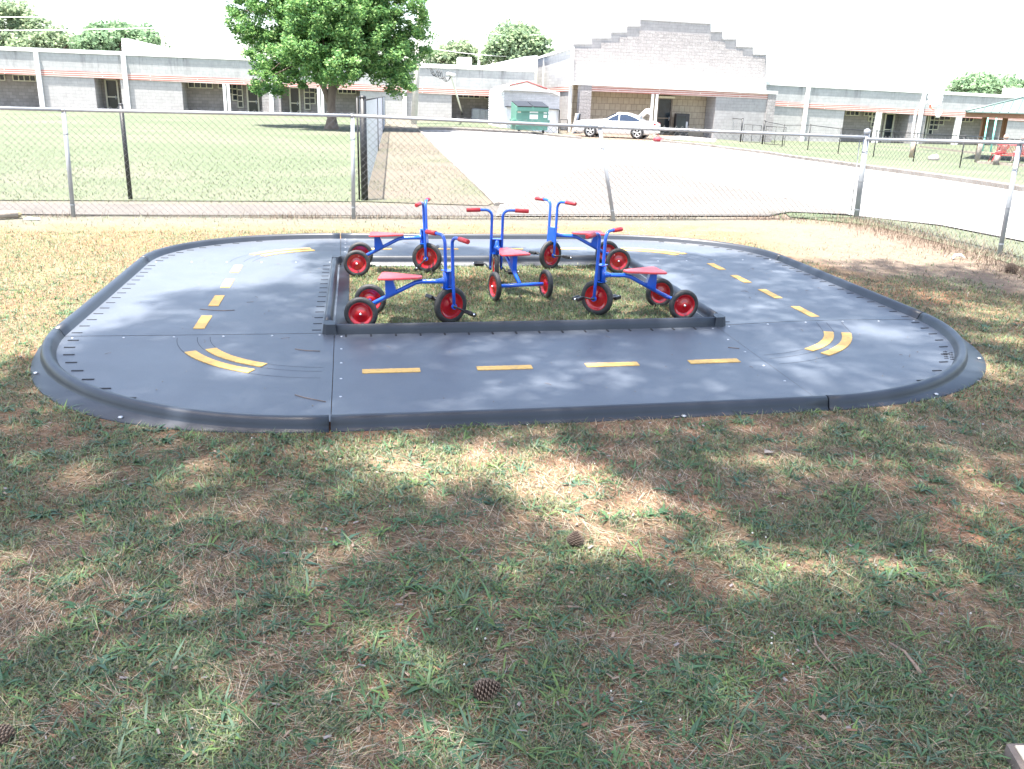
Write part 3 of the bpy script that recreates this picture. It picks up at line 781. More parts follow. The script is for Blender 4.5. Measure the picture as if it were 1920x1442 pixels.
m_smooth = block_mat('pale_block', (.34, .33, .33), (.28, .27, .272), .4, .2, .05)
m_tan = block_mat('tan_block', (.42, .36, .28), (.25, .21, .17), .4, .4, .06, msize=.018)
m_white = M_('white_trim', (.78, .79, .78), .5, var=.04); m_roofw = M_('white_roof', (.85, .86, .86), .55, var=.04, vs=2)
m_glass = M_('dark_glass', (.02, .028, .035), .12, var=.3, vs=2); m_cream = M_('cream_frame', (.60, .58, .46), .5, var=.05)
m_soffit = M_('soffit', (.55, .52, .46), .8)
def lineY(p, q): return lambda x: p[1]+(q[1]-p[1])*(x-p[0])/(q[0]-p[0])

# ---- west wing
gW0 = G(0, 203); gW1 = Vector((0, 0, 0)); 
dW = 60.3; d_ = ray(1000, 229); t_ = dW/float(d_@fw); gW1 = Vector((t_*d_[0], t_*d_[1], 0))
d_ = ray(0, 203); t_ = 55.2/float(d_@fw); gW0 = Vector((t_*d_[0], t_*d_[1], 0))
WW = Wall(gW0, gW1)
west = empty('school_building', 'long low grey block school wing with red band and recessed doors behind the green field', 'building')
roofT = lineY((0, 87), (1000, 127)); roofB = lineY((0, 94), (1000, 135)); bandT = lineY((0, 127), (925, 170)); bandB = lineY((0, 138), (925, 181))
X0, X1 = -420, 1003
b = MB(); WW.rect(b, X0, X1, roofB(X0), roofB(X1), -.05, .45, bandT(X0), bandT(X1)); b.build('upper_wall', m_fascia, west)
b = MB(); WW.rect(b, X0, X1, bandT(X0), bandT(X1), -.075, .45, bandB(X0), bandB(X1)); b.build('red_band', m_band, west)
b = MB(); WW.rect(b, X0, X1, roofT(X0), roofT(X1), -.12, .6, roofB(X0), roofB(X1)); b.build('roof_edge', m_white, west)
b = MB(); WW.rect(b, X0, X1, roofT(X0)+1.2, roofT(X1)+1.2, .48, 22, roofT(X0)+5, roofT(X1)+5); b.build('roof', m_roofw, west)
b = MB(); WW.rect(b, X0, X1, bandB(X0)-1, bandB(X1)-1, .4, 2.2, bandB(X0), bandB(X1)); b.build('soffit', m_soffit, west)
DEP = 1.5
b = MB(); WW.rect(b, X0, X1, bandB(X0)-2, bandB(X1)-2, DEP, .3); b.build('recess_wall', block_mat('shaded_block', (.30, .275, .255), (.22, .2, .19)), west)  # darker copy of the wall block: overhang shade is put into its colour
for x0, x1 in ((-420, -150), (67, 176), (225, 340), (675, 847), (965, 1003)):
    b = MB(); WW.rect(b, x0, x1, bandB(x0), bandB(x1), 0, DEP); b.build('wall', m_block, west)
b = MB(); WW.rect(b, 490, 525, bandB(490), bandB(525), 0, DEP); b.build('stone_pier', m_split, west)
for x in (67, 231, 505, 758):
    b = MB(); t_, q_ = WW.at(x, roofB(x), -.13), None; b.box(Vector((t_.x, t_.y, (t_.z+gz(t_))/2)), (.26, .16, t_.z-gz(t_)), Matrix.Rotation(math.atan2(WW.d.y, WW.d.x), 3, 'Z')); b.build('downspout', m_white, west)
wang = math.atan2(WW.d.y, WW.d.x)
def wdw(wall, par, x0, x1, y0, y1, off, cols, frame=m_cream, glass=m_glass, name='window', t=.05):
    """strip window of equal panes between pixel corners"""
    tl = wall.at(x0, y0, off); tr = wall.at(x1, y0, off); bl = wall.at(x0, y1, off)
    L = (Vector((tr.x, tr.y))-Vector((tl.x, tl.y))).length; H = tl.z-bl.z; rot = Matrix.Rotation(math.atan2(wall.d.y, wall.d.x), 3, 'Z')
    if (tr-tl).dot(Vector((wall.d.x, wall.d.y, 0))) < 0: tl = tr
    def pt(s, h, o): return Vector((tl.x+wall.d.x*s+wall.n.x*o, tl.y+wall.d.y*s+wall.n.y*o, tl.z-h))
    b = MB()
    for h in (0, H): b.box(pt(L/2, h, -.02), (L+t, .08, t), rot)
    for k in range(cols+1): b.box(pt(L*k/cols, H/2, -.02), (t, .078, H-t), rot)
    fr = b.build(name, frame, par)
    b = MB(); b.box(pt(L/2, H/2, .0), (L-.01, .02, H-.01), rot); b.build('pane', glass, fr); return fr
def door(wall, par, x0, x1, y0, off, cols=1, mid=None, name='door', frame=m_cream, y1=None):
    tl = wall.at(x0, y0, off); tr = wall.at(x1, y0, off); L = (Vector((tr.x, tr.y))-Vector((tl.x, tl.y))).length
    rot = Matrix.Rotation(math.atan2(wall.d.y, wall.d.x), 3, 'Z'); zb = gz(tl) if y1 is None else wall.at(x0, y1, off).z; H = tl.z-zb; t = .1
    def pt(s, h, o): return Vector((tl.x+wall.d.x*s+wall.n.x*o, tl.y+wall.d.y*s+wall.n.y*o, tl.z-h))
    b = MB(); b.box(pt(0, H/2, -.03), (t, .1, H), rot); b.box(pt(L, H/2, -.03), (t, .1, H), rot); b.box(pt(L/2, 0, -.03), (L-t, .1, t), rot)
    b.box(pt(L/2, H*.55, -.03), (L-t, .09, t*.7), rot); b.box(pt(L/2, H-.06, -.03), (L-t, .09, .12), rot)
    fr = b.build(name, frame, par)
    b = MB(); b.box(pt(L/2, H/2, .0), (L-.02, .03, H-.02), rot); b.build('pane', m_glass, fr)
    b = MB(); b.box(pt(L-.14, H*.56, -.10), (.04, .05, .25), rot); b.build('handle', m_galv, fr)
def stair_window(wall, par, cols_, off):
    """cols_: list of columns (x0,x1,ytop,ybottom,rows) stepping down"""
    rot = Matrix.Rotation(math.atan2(wall.d.y, wall.d.x), 3, 'Z'); fr = None; g = MB(); b = MB()
    for x0, x1, y0, y1, n in cols_:
        tl = wall.at(x0, y0, off); tr = wall.at(x1, y0, off); bl = wall.at(x0, y1, off); L = (Vector((tr.x, tr.y))-Vector((tl.x, tl.y))).length; H = tl.z-bl.z
        c = (tl+tr)/2
        for k in range(n+1): b.box(Vector((c.x, c.y, tl.z-H*k/n))-Vector((wall.n.x, wall.n.y, 0))*.02, (L+.05, .07, .055), rot)
        for q in (tl, tr): b.box(Vector((q.x, q.y, tl.z-H/2))-Vector((wall.n.x, wall.n.y, 0))*.02, (.055, .074, H), rot)
        g.box(Vector((c.x, c.y, tl.z-H/2)), (L, .02, H), rot)
    fr = b.build('window', m_cream, par); g.build('pane', m_glass, fr)
o_ = DEP-.05
wdw(WW, west, -40, 8, 138, 149, o_, 5); wdw(WW, west, 24, 66, 140.5, 151, o_, 4)
door(WW, west, 197, 219, 149, o_); 
wdw(WW, west, 353, 398, 153, 164, o_, 4); wdw(WW, west, 409, 419, 155, 165, o_, 1)
stair_window(WW, west, [(428, 434.5, 156, 176, 2), (434.5, 444, 156, 188, 3), (444, 453.5, 157, 201, 4)], o_)
door(WW, west, 463, 483, 160, o_); door(WW, west, 543, 561, 164, o_)
stair_window(WW, west, [(570, 580, 162, 205, 4), (580, 590, 162.5, 194, 3), (590, 597, 163, 175, 1)], o_)
wdw(WW, west, 634, 667, 164, 174.5, o_, 4)
wdw(WW, west, 858, 899, 173, 183, o_, 4); wdw(WW, west, 909, 935, 175, 185, o_, 2)
for x in (420, 427.5, 597, 604):
    t_ = WW.at(x, bandB(x), -.02); b = MB(); b.box(Vector((t_.x, t_.y, (t_.z+gz(t_))/2)), (.17, .17, t_.z-gz(t_)), Matrix.Rotation(wang, 3, 'Z')); b.build('porch_post', m_white, west)
# white metal gable rising behind the roof
b = MB(); WW.slab(b, [(228, 72), (237, 72), (300, 88), (420, 103), (300, 101), (229, 98)], 3., 9.); b.build('gable_roof', m_roofw, west)
b = MB(); WW.slab(b, [(818, 122), (905, 124), (940, 116), (985, 106), (1008, 104), (1008, 130), (818, 126)], 6., 9.); b.build('gable_roof', m_roofw, west)

# ---- gymnasium
def atdepth(px, py, D): d = ray(px, py); t = D/float(d@fw); return Vector((t*d[0], t*d[1], EYE+t*d[2]))
GF = Wall(atdepth(1090, 240, 56.5), atdepth(1450, 250, 59.5))       # porch front plane
GM = Wall(atdepth(1076, 240, 58.0), atdepth(1437, 250, 61.0))       # main front
gym = empty('gymnasium', 'tall pale gymnasium with stepped parapet, split face stone front and open porch', 'building')
par_px = [(1076, 88), (1076, 80), (1110, 80), (1110, 69), (1146, 69), (1146, 58), (1176, 58), (1176, 46.5), (1201, 46.5), (1201, 34), (1333, 42), (1333, 57), (1355, 57), (1355, 71), (1381, 71), (1381, 85), (1412, 86), (1412, 99), (1437, 100), (1437, 108)]
stone_px = [(1076, 90), (1127, 92), (1127, 80), (1162, 80), (1162, 69.5), (1199, 70), (1199, 57.5), (1330, 66), (1330, 76), (1360, 79), (1360, 92), (1393, 94), (1393, 105), (1435, 108), (1433, 168), (1076, 152)]
b = MB(); GM.slab(b, par_px+[(1437, 175), (1076, 158)], .0, .4); b.build('stepped_parapet', m_smooth, gym)
b = MB(); GM.slab(b, stone_px, -.04, .03); b.build('stone_front', m_split, gym)
for i in range(0, 18):
    a, c = par_px[1+i], par_px[2+i] if 2+i < len(par_px) else None
    if c and abs(a[1]-c[1]) < 10 and abs(a[0]-c[0]) > 15:
        b = MB(); GM.slab(b, [(a[0], a[1]-.6), (c[0], c[1]-.6), (c[0], c[1]+3), (a[0], a[1]+3)], -.07, .55); b.build('coping', M_('grey_coping', (.42, .42, .43), .5) if i == 0 else bpy.data.materials['grey_coping'], gym)
# body behind, west side wall seen in perspective
gl0 = GM.at(1076, 200, 0); n3 = Vector((GM.n.x, GM.n.y, 0)); d3 = Vector((GM.d.x, GM.d.y, 0))
sideN = atdepth(1076, 230, 58.0); sideF = atdepth(1008, 225, 70.)
SW = Wall(Vector((sideF.x, sideF.y)), Vector((gl0.x, gl0.y)))
def side_pt(px, py):
    d = ray(px, py); a = Vector((sideF.x, sideF.y)); q = Vector((gl0.x, gl0.y)); dd = q-a
    # intersect ray (t*d) with line
    det = d[0]*(-dd.y)+dd.x*d[1]; t = (a.x*(-dd.y)+dd.x*a.y)/det
    return Vector((t*d[0], t*d[1], EYE+t*d[2]))
def side(b, pts, th=.3, out=0.):
    P_ = [side_pt(*p) for p in pts]; nn = Vector((-(gl0.y-sideF.y), gl0.x-sideF.x, 0)).normalized()
    if nn.x < 0: nn = -nn
    b.prism([p-nn*out for p in P_], nn*th)
b = MB(); side(b, [(1008, 168), (1075, 160), (1075, 250), (1008, 236)]); b.build('side_wall', m_smooth, gym)
b = MB(); side(b, [(1008, 112), (1075, 91), (1075, 160), (1008, 168)], .35, .03); b.build('side_upper_wall', block_mat('side_block', (.40, .40, .40), (.33, .33, .33)), gym)
b = MB(); side(b, [(1008, 108), (1075, 86), (1075, 91), (1008, 112)], .5, .15); b.build('roof_edge', m_white, gym)
b = MB(); side(b, [(1022, 167), (1075, 161), (1075, 170), (1022, 175)], .3, .06); b.build('red_band', m_band, gym)
bk = [gl0, GM.at(1437, 200, 0)]
b = MB(); zt = GM.at(1250, 112, 0).z-1.0; A_ = [side_pt(1075, 91), side_pt(1008, 112)]
b.prism([Vector((A_[0].x, A_[0].y, A_[0].z)), Vector((bk[1].x, bk[1].y, A_[0].z)), Vector((bk[1].x+4, bk[1].y+20, A_[0].z)), Vector((A_[1].x, A_[1].y+6, A_[0].z))], (0, 0, -.3)); b.build('roof', m_roofw, gym)
b = MB(); GM.rect(b, 1425, 1437, 108, 108, .4, 16); b.build('side_wall', m_smooth, gym)
for x, yt in ((1073.5, 88), (1021, 106)):
    if x > 1060: q = GM.at(x, yt, -.12)
    else: q = side_pt(x, yt)
    b = MB(); b.box(Vector((q.x, q.y-.1, (q.z+gz(q))/2)), (.2, .2, q.z-gz(q))); b.build('downspout', m_white, gym)
# porch
beamT = lineY((1088, 153), (1458, 171)); beamB = lineY((1088, 158), (1458, 176)); gbT = lineY((1110, 160), (1441, 176)); gbB = lineY((1110, 171), (1441, 186))
b = MB(); GF.rect(b, 1078, 1459, beamT(1078), beamT(1459), -.14, 1.99, gbT(1078), gbT(1459)); b.build('porch_roof_edge', m_white, gym)
b = MB(); GF.rect(b, 1110, 1441, gbT(1110), gbT(1441), -.03, .35, gbB(1110), gbB(1441)); b.build('red_band', m_band, gym)
for x0, x1 in ((1089, 1110), (1441, 1456)): b = MB(); GF.rect(b, x0, x1, gbT(x0), gbT(x1), -.1, .6); b.build('stone_pier', m_split, gym)
b = MB(); GF.rect(b, 1343, 1441, gbB(1343), gbB(1441), 0, 1.45); b.build('wall', m_smooth, gym)
b = MB(); GF.rect(b, 1076, 1441, gbT(1076), gbT(1441), 1.5, .3); b.build('porch_wall', m_tan, gym)
b = MB(); GF.rect(b, 1110, 1343, gbB(1110)-2, gbB(1343)-2, .3, 1.2, gbB(1110)-.5, gbB(1343)-.5); b.build('porch_soffit', m_soffit, gym)
for x in (1224, 1232):
    q = GF.at(x, gbB(x), .0); b = MB(); b.box(Vector((q.x, q.y, (q.z+gz(q))/2)), (.16, .16, q.z-gz(q))); b.build('porch_post', m_white, gym)
door(GF, gym, 1234, 1260, 184, 1.42, name='door', frame=M_('bronze_frame', (.16, .13, .10), .5))
b = MB(); GF.rect(b, 1236, 1266, 180, 181, 1.1, .35, 184, 185); b.build('door_canopy', m_cream, gym)
vm = empty('vending_machine', 'black vending machine standing in the gymnasium porch', 'vending machine')
q = GF.at(1279, 213, .7); b = MB(); b.rbox(Vector((q.x, q.y, (q.z+gz(q))/2)), (.9, .75, q.z-gz(q)), r=.04); b.build('cabinet', m_blk, vm)
b = MB(); b.box(Vector((q.x-.08, q.y-.385, q.z-.62)), (.6, .02, .95)); b.build('front_panel', m_glass, vm)
b = MB(); b.box(Vector((q.x+.3, q.y-.385, q.z-.7)), (.12, .02, .4)); b.build('coin_panel', m_galv, vm)
g = G(1322, 258); b = MB(); b.rbox(g+Vector((-.1, .4, .12)), (1.3, .6, .22), r=.2); b.rbox(g+Vector((-.1, .4, .29)), (1.1, .5, .10), r=.2); tag(b.build('floor_mat', M_('blue_vinyl', (.06, .10, .42), .5)), 'blue folded mat lying on the porch floor of the gymnasium', 'mat')

# ---- east wing
EW = Wall(atdepth(1460, 250, 63.0), atdepth(1900, 262, 66.5))
east = empty('school_building', 'long low grey block school wing stretching right of the gymnasium behind the playground', 'building')
eT = lineY((1440, 153), (1790, 172.5)); eB = lineY((1440, 159), (1790, 178)); e1 = lineY((1457, 190), (1815, 210)); e2 = lineY((1457, 199), (1815, 221))
X0, X1 = 1425, 2250
b = MB(); EW.rect(b, X0, X1, eB(X0), eB(X1), -.05, .45, e1(X0), e1(X1)); b.build('upper_wall', m_fascia, east)
b = MB(); EW.rect(b, X0, X1, e1(X0), e1(X1), -.075, .45, e2(X0), e2(X1)); b.build('red_band', m_band, east)
b = MB(); EW.rect(b, X0, X1, eT(X0), eT(X1), -.12, .6, eB(X0), eB(X1)); b.build('roof_edge', m_white, east)
b = MB(); EW.rect(b, X0, X1, eT(X0)+1, eT(X1)+1, .48, 22, eT(X0)+4, eT(X1)+4); b.build('roof', m_roofw, east)
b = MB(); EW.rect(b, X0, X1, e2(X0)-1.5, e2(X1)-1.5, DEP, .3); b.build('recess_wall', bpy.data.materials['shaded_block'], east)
b = MB(); EW.rect(b, X0, X1, e2(X0)-1, e2(X1)-1, .4, 1.1, e2(X0)-.3, e2(X1)-.3); b.build('soffit', m_soffit, east)
for x0, x1 in ((1425, 1584), (1880, 2250)):
    b = MB(); EW.rect(b, x0, x1, e2(x0), e2(x1), 0, DEP); b.build('wall', m_block, east)
b = MB(); EW.rect(b, 1706, 1737, e2(1706), e2(1737), 0, DEP); b.build('stone_pier', m_split, east)
eang = math.atan2(EW.d.y, EW.d.x)
for x in (1516, 1733):
    t_ = EW.at(x, eB(x), -.13); b = MB(); b.box(Vector((t_.x, t_.y, (t_.z+gz(t_))/2)), (.26, .16, t_.z-gz(t_)), Matrix.Rotation(eang, 3, 'Z')); b.build('downspout', m_white, east)
wdw(EW, east, 1586, 1611, 208, 216, o_, 3); wdw(EW, east, 1621, 1642, 210, 217, o_, 3)
stair_window(EW, east, [(1629, 1636, 219, 227, 1), (1636, 1643, 211, 238, 3), (1643, 1655, 211, 250, 4)], o_)
door(EW, east, 1661, 1677, 213, o_); door(EW, east, 1736, 1741, 214, o_)
stair_window(EW, east, [(1745, 1753, 216, 252, 4), (1753, 1762, 216.5, 243, 3), (1762, 1771, 217, 234, 2), (1771, 1782, 217.5, 225, 1)], o_)
wdw(EW, east, 1803, 1825, 219, 228, o_, 3)
for x in (1645, 1651, 1795, 1801):
    t_ = EW.at(x, e2(x), -.02); b = MB(); b.box(Vector((t_.x, t_.y, (t_.z+gz(t_))/2)), (.17, .17, t_.z-gz(t_)), Matrix.Rotation(eang, 3, 'Z')); b.build('porch_post', m_white, east)

# roof top units
def unit(wall, x0, x1, y0, y1, off, label):
    a = wall.at(x0, y0, off); c = wall.at(x1, y0, off); d = wall.at(x0, y1, off); L = (c-a).length; H = a.z-d.z+.25
    o = empty('rooftop_unit', label, 'air conditioner', group='air conditioning units on the school roofs'); rot = Matrix.Rotation(math.atan2(wall.d.y, wall.d.x), 3, 'Z')
    m = (a+c)/2; b = MB(); b.rbox(Vector((m.x, m.y+.6, a.z-H/2)), (L, 1.4, H), rot, .05); b.build('casing', M_('unit_grey', (.48, .47, .46), .6), o)
    b = MB()
    for k in range(6): b.box(Vector((m.x, m.y-.12, a.z-.12-(H-.35)*k/6)), (L*.86, .03, .05), rot)
    b.build('louvre', M_('louvre_grey', (.25, .25, .26), .6), o)
unit(WW, 399, 423, 87, 99.5, 4, 'grey rooftop unit left of the big tree')
unit(WW, 857, 882, 107, 119, 4, 'grey rooftop unit beside the thin pale mast above the west wing')
unit(EW, 1539, 1559, 144, 156, 4, 'grey rooftop unit right of the flag')
unit(EW, 1733, 1752, 155, 166, 4, 'grey rooftop unit above the basketball hoop')
unit(EW, 1899, 1925, 165, 177, 4, 'white rooftop unit behind the pavilion roof')

# ------------------------------------------------------------------ trees
m_leaf = attr_mat('leaf', .55, .42); m_leaf2 = attr_mat('far_leaf', .7, .45); m_bark = M_('bark', (.17, .13, .105), .9, var=.3, vs=5, bmp=.8, bs=14, scale=(1, 1, .25))
m_pinebark = M_('pine_bark', (.20, .11, .075), .95, var=.35, vs=4, bmp=.9, bs=10, scale=(1, 1, .3))
def leaf_cloud(name, pts, size, pal, parent, mat=None, asp=.62, flat=.5):
    """one four-cornered leaf per point, tilted at random"""
    n = len(pts); d = rng.normal(size=(n, 3)); d[:, 2] *= flat; d /= np.linalg.norm(d, axis=1)[:, None]
    e = rng.normal(size=(n, 3)); e -= d*(e*d).sum(1)[:, None]; e /= np.linalg.norm(e, axis=1)[:, None]
    s = size*rng.uniform(.6, 1.3, n)[:, None]; nn = np.cross(d, e)
    V = np.stack([pts-d*s*.5, pts+e*s*asp*.5+nn*s*.08, pts+d*s*.5, pts-e*s*asp*.5+nn*s*.08], 1).reshape(-1, 3)
    pal = np.array(pal); c = pal[rng.integers(0, len(pal), n)]*rng.uniform(.8, 1.2, (n, 1)); c = np.repeat(c, 4, 0)
    i = np.arange(n)*4; return np_mesh(name, V, np.stack([i, i+1, i+2, i+3], 1), c, mat or m_leaf, parent)
def lobes_cloud(lobes, nclump, per, rc, seedshell=.55):
    """lobes: (centre, radii). Returns leaf points gathered in clumps, and the clump centres"""
    vol = np.array([l[1][0]*l[1][1]*l[1][2] for l in lobes])**.75; pr = vol/vol.sum(); out = []; cc = []
    for k in range(nclump):
        c, r = lobes[rng.choice(len(lobes), p=pr)]; d = rng.normal(size=3); d /= np.linalg.norm(d)
        q = np.array(c)+d*np.array(r)*rng.uniform(seedshell, 1.0)**.6; cc.append(q)
        sp = rng.normal(size=(per, 3)); sp /= np.linalg.norm(sp, axis=1)[:, None]
        out.append(q+sp*rc*rng.uniform(.5, 1.35)*(rng.random((per, 1))**.45)*np.array([1, 1, .7]))
    return np.concatenate(out), cc
def px_lobes(L, depth, dj=.8):
    out = []
    for px, py, rx, ry in L:
        c = atdepth(px, py, depth+rng.uniform(-1, 1)*dj); k = depth/F
        out.append((np.array(c), np.array([rx*k, (rx+ry)*.5*k, ry*k])))
    return out
# the big lawn tree
bt = empty('shade_tree', 'big leafy green tree with dark trunk on the field before the west wing', 'tree')
tb = G(622, 243); D0 = float((np.array(tb)-np.array([0, 0, EYE]))@fw)
L = [(500, 30, 72, 62), (600, 60, 80, 60), (690, 60, 80, 60), (550, 100, 60, 40), (500, 168, 30, 12), (760, 168, 22, 12), (740, 120, 45, 36), (620, -10, 125, 85), (735, 15, 72, 72), (778, 78, 38, 36), (515, 98, 52, 38), (500, 140, 38, 24), (545, 150, 30, 18), (610, 88, 75, 45), (715, 100, 62, 44), (738, 148, 32, 24), (600, -80, 150, 70), (655, 135, 38, 16), (700, -60, 110, 70), (450, 5, 30, 34), (470, 62, 30, 26)]
FR = [(640, 118, 60, 40), (596, 128, 34, 28), (575, 90, 50, 40), (660, 60, 60, 50), (610, 20, 80, 50)]
pts, cc = lobes_cloud(px_lobes(L, D0, 1.2)+px_lobes(FR, D0-2.4, .5), 1750, 95, .33)
leaf_cloud('crown', pts, .135, [(.12, .26, .09), (.16, .31, .10), (.22, .38, .12), (.09, .20, .08), (.28, .42, .16)], bt)
b = MB(); k = D0/F
def TP(px, py, off=0.): q = atdepth(px, py, D0+off); return q
b.tube([tb-Vector((0, 0, .1)), TP(622, 236), TP(622, 222), TP(621, 195), TP(623, 165), TP(624, 130), TP(630, 80), TP(634, 20), TP(628, -40)], [.42, .29, .21, .18, .18, .16, .13, .10, .06], 12)
b.tube([TP(618, 192), TP(606, 162), TP(590, 132), TP(570, 105), TP(545, 78), TP(520, 50)], [.13, .12, .10, .08, .06, .04], 8)
b.tube([TP(622, 172), TP(648, 140), TP(690, 105), TP(735, 75), TP(770, 60)], [.12, .10, .08, .06, .04], 8)
b.tube([TP(624, 130), TP(600, 90), TP(560, 40), TP(530, -10)], [.10, .09, .07, .04], 8)
b.tube([TP(630, 90), TP(670, 40), TP(715, -10), TP(740, -60)], [.10, .08, .06, .04], 8)
for i in range(46):
    q = Vector(cc[i*7]); r_ = TP(rng.uniform(600, 650), rng.uniform(20, 120)); b.tube([r_, r_.lerp(q, .5)+Vector((0, 0, .25)), q], [.06, .04, .015], 5)
b.build('trunk', m_bark, bt)
def bg_tree(label, L, depth, n, per, size, pal, base, group='trees beyond the school'):
    o = empty('background_tree', label, 'tree', group=group); rc = size*2.2
    p_, c_ = lobes_cloud(px_lobes(L, depth, 1.5), n, per, rc); leaf_cloud('crown', p_, size, pal, o, m_leaf2)
    b = MB(); q = atdepth(base[0], base[1], depth); z = gz(q); top = atdepth(L[0][0], L[0][1], depth)
    b.tube([Vector((q.x, q.y, z-.2)), Vector((q.x, q.y, z+1.5)), Vector(((q.x+top.x)/2, q.y, (z+top.z)/2)), top], [.5, .38, .3, .12], 8)
    for i in range(8): e = Vector(c_[i*3]); b.tube([top.lerp(q, .3), e], [.12, .03], 5)
    b.build('trunk', m_bark, o)
PG = [(.25, .33, .20), (.29, .37, .22), (.21, .29, .18), (.33, .39, .25)]; PD = [(.17, .27, .16), (.20, .31, .17), (.24, .34, .20)]  # leaf greens lightened and greyed: distance haze is put into the crown colours
bg_tree('feathery pale green tree rising at the left edge behind the west wing roof', [(20, 50, 45, 40), (-20, 20, 50, 30), (60, 60, 30, 28), (35, 18, 22, 14), (-60, 60, 50, 40)], 82, 150, 60, .42, PG, (0, 200))
bg_tree('low pale green tree between the left edge and the leaning pole', [(95, 80, 42, 22), (60, 88, 35, 14), (130, 88, 25, 14)], 80, 70, 60, .40, PG, (95, 200))
bg_tree('dense darker green tree behind the white gable roof', [(235, 75, 50, 26), (190, 72, 32, 24), (280, 80, 30, 22), (160, 85, 18, 14), (215, 58, 24, 12), (265, 60, 20, 10)], 78, 150, 62, .36, PD, (230, 200))
bg_tree('low spreading tree between the big tree and the thin mast', [(860, 105, 38, 22), (825, 112, 25, 14), (885, 112, 20, 16)], 86, 70, 60, .42, PG, (855, 200))
bg_tree('rounded full tree right of the thin mast above the shed', [(965, 88, 45, 36), (935, 100, 30, 26), (1000, 95, 32, 26), (1018, 100, 16, 10), (975, 62, 26, 12)], 84, 150, 62, .42, [(.25, .34, .20), (.29, .38, .22), (.21, .30, .19)], (965, 200))
bg_tree('rounded tree over the east wing roof, left of its pair', [(1842, 160, 32, 18), (1812, 166, 22, 11)], 90, 60, 55, .42, PD, (1842, 220))
bg_tree('rounded tree at the right edge over the east wing roof', [(1888, 164, 22, 14), (1900, 170, 20, 10), (1950, 165, 35, 16)], 90, 60, 55, .42, PD, (1890, 220))

# ------------------------------------------------------------------ poles and wires
m_wood = M_('weathered_wood', (.33, .28, .24), .9, var=.2, bmp=.4, scale=(1, 1, .2)); m_pole = M_('grey_pole', (.55, .55, .53), .6, var=.08)
def pole(label, p0, p1, depth, r, mat, arms=(), cat='pole', name='utility_pole'):
    o = empty(name, label, cat); a = atdepth(*p0, depth); c = atdepth(*p1, depth); e = a+(a-c)*0; k = (a-c).normalized()
    n = 0
    while e.z > gz(e)-.2 and n < 200: e = e+k*.1; n += 1
    b = MB(); b.tube([e, c], [r*1.15, r*.8], 10); b.build('shaft', mat, o)
    for (x0, y0, x1, y1) in arms: b = MB(); b.tube([atdepth(x0, y0, depth-.1), atdepth(x1, y1, depth-.1)], .05, 6); b.build('crossarm', mat, o)
    return o
pole('brown wooden pole leaning beyond the white gable roof', (307, 88), (299, 19), 76, .16, m_wood, [(297, 30, 302, 30), (303, 52, 311, 52)])
pole('thin pale mast behind the west wing roof between two trees', (898, 122), (901, 44), 84, .14, m_pole, (), 'mast', 'mast')
pole('faint slender pole with a crossarm right of the gymnasium', (1480, 150), (1487, 84), 95, .10, m_pole, [(1478, 91, 1498, 91)])
up = pole('tall pale utility pole between the big tree and the leaning strut', (776, 232), (792, -60), float((np.array(G(776, 233))-np.array([0, 0, EYE]))@fw), .16, M_('pale_pole', (.55, .52, .48), .8, var=.1, bmp=.3))
Du = float((np.array(G(776, 233))-np.array([0, 0, EYE]))@fw)
st = empty('service_mast', 'thin pale leaning service mast with three white insulators and looping black cables', 'mast')
b = MB(); gq = G(870, 224); b.tube([Vector(gq)+Vector((0, 0, 0)), atdepth(846, 143, Du)], .055, 8); b.build('strut', m_white, st)
for x, y in ((840, 139), (846, 140), (851, 141)):
    b = MB(); q = atdepth(x, y, Du-.1); b.ball(q, .11, 10, 6); b.lathe([(.11, 0), (.12, .05)], (0, -1, 0), q, 10); b.build('insulator', m_white, st)
def wire(b, pts, r=.012, n=14, sag=0.):
    out = []
    for a, c in zip(pts[:-1], pts[1:]):
        for i in range(n):
            t = i/n; q = a.lerp(c, t); q.z -= sag*4*t*(1-t); out.append(q)
    b.tube(out+[pts[-1]], r, 5)
b = MB()
for s, (ya, yb) in enumerate(((95, 140), (75, 143), (60, 146))):
    a = atdepth(788-s*2, ya, Du); wire(b, [a, atdepth(806+s*3, 128+s*2, Du), atdepth(820+s*4, 131+s, Du)], .016, 8, .35)
    wire(b, [atdepth(820+s*4, 131+s, Du), atdepth(828+s*3, 145-s, Du), atdepth(846-s, 143, Du)], .016, 8, .25)
b.build('cable', m_blk, st)
pw = empty('power_line', 'pair of pale power lines crossing the sky behind the left trees', 'power line')
for y0, y1 in ((27, 29), (54, 53)):
    b = MB(); wire(b, [atdepth(-500, y0-6, 74), atdepth(302, y1-1, 74), atdepth(470, y1+6, 74)], .028, 10, .3); b.build('wire', m_pole, pw)
pw = empty('power_line', 'pale power lines strung in front of the trees above the shed', 'power line')
for y0, y1 in ((92, 106), (52, 65)):
    b = MB(); wire(b, [atdepth(800, y0-3, 82), atdepth(1030, y1, 82), atdepth(1300, y1+16, 82)], .026, 10, .3); b.build('wire', m_pole, pw)
fl = empty('flag_pole', 'distant drooping striped flag on a thin pole above the east wing roof', 'flag')
b = MB(); q0 = atdepth(1519, 158, 85); q1 = atdepth(1530, 104, 85); b.tube([q0+(q0-q1)*2.2, q1], .05, 8); b.build('shaft', m_white, fl)
b = MB(); A_ = [atdepth(1528, 117, 85), atdepth(1525, 130, 85), atdepth(1522, 140, 85), atdepth(1520, 150, 85)]
vs_ = []; 
for i, a in enumerate(A_): vs_ += [a+Vector((-.1, .0, 0)), a+Vector((.15, -.25, -.05)), a+Vector((.32+.1*i, .1, -.12))]
b.add(vs_, [(i*3+k_, i*3+k_+1, i*3+k_+4, i*3+k_+3) for i in range(3) for k_ in range(2)])
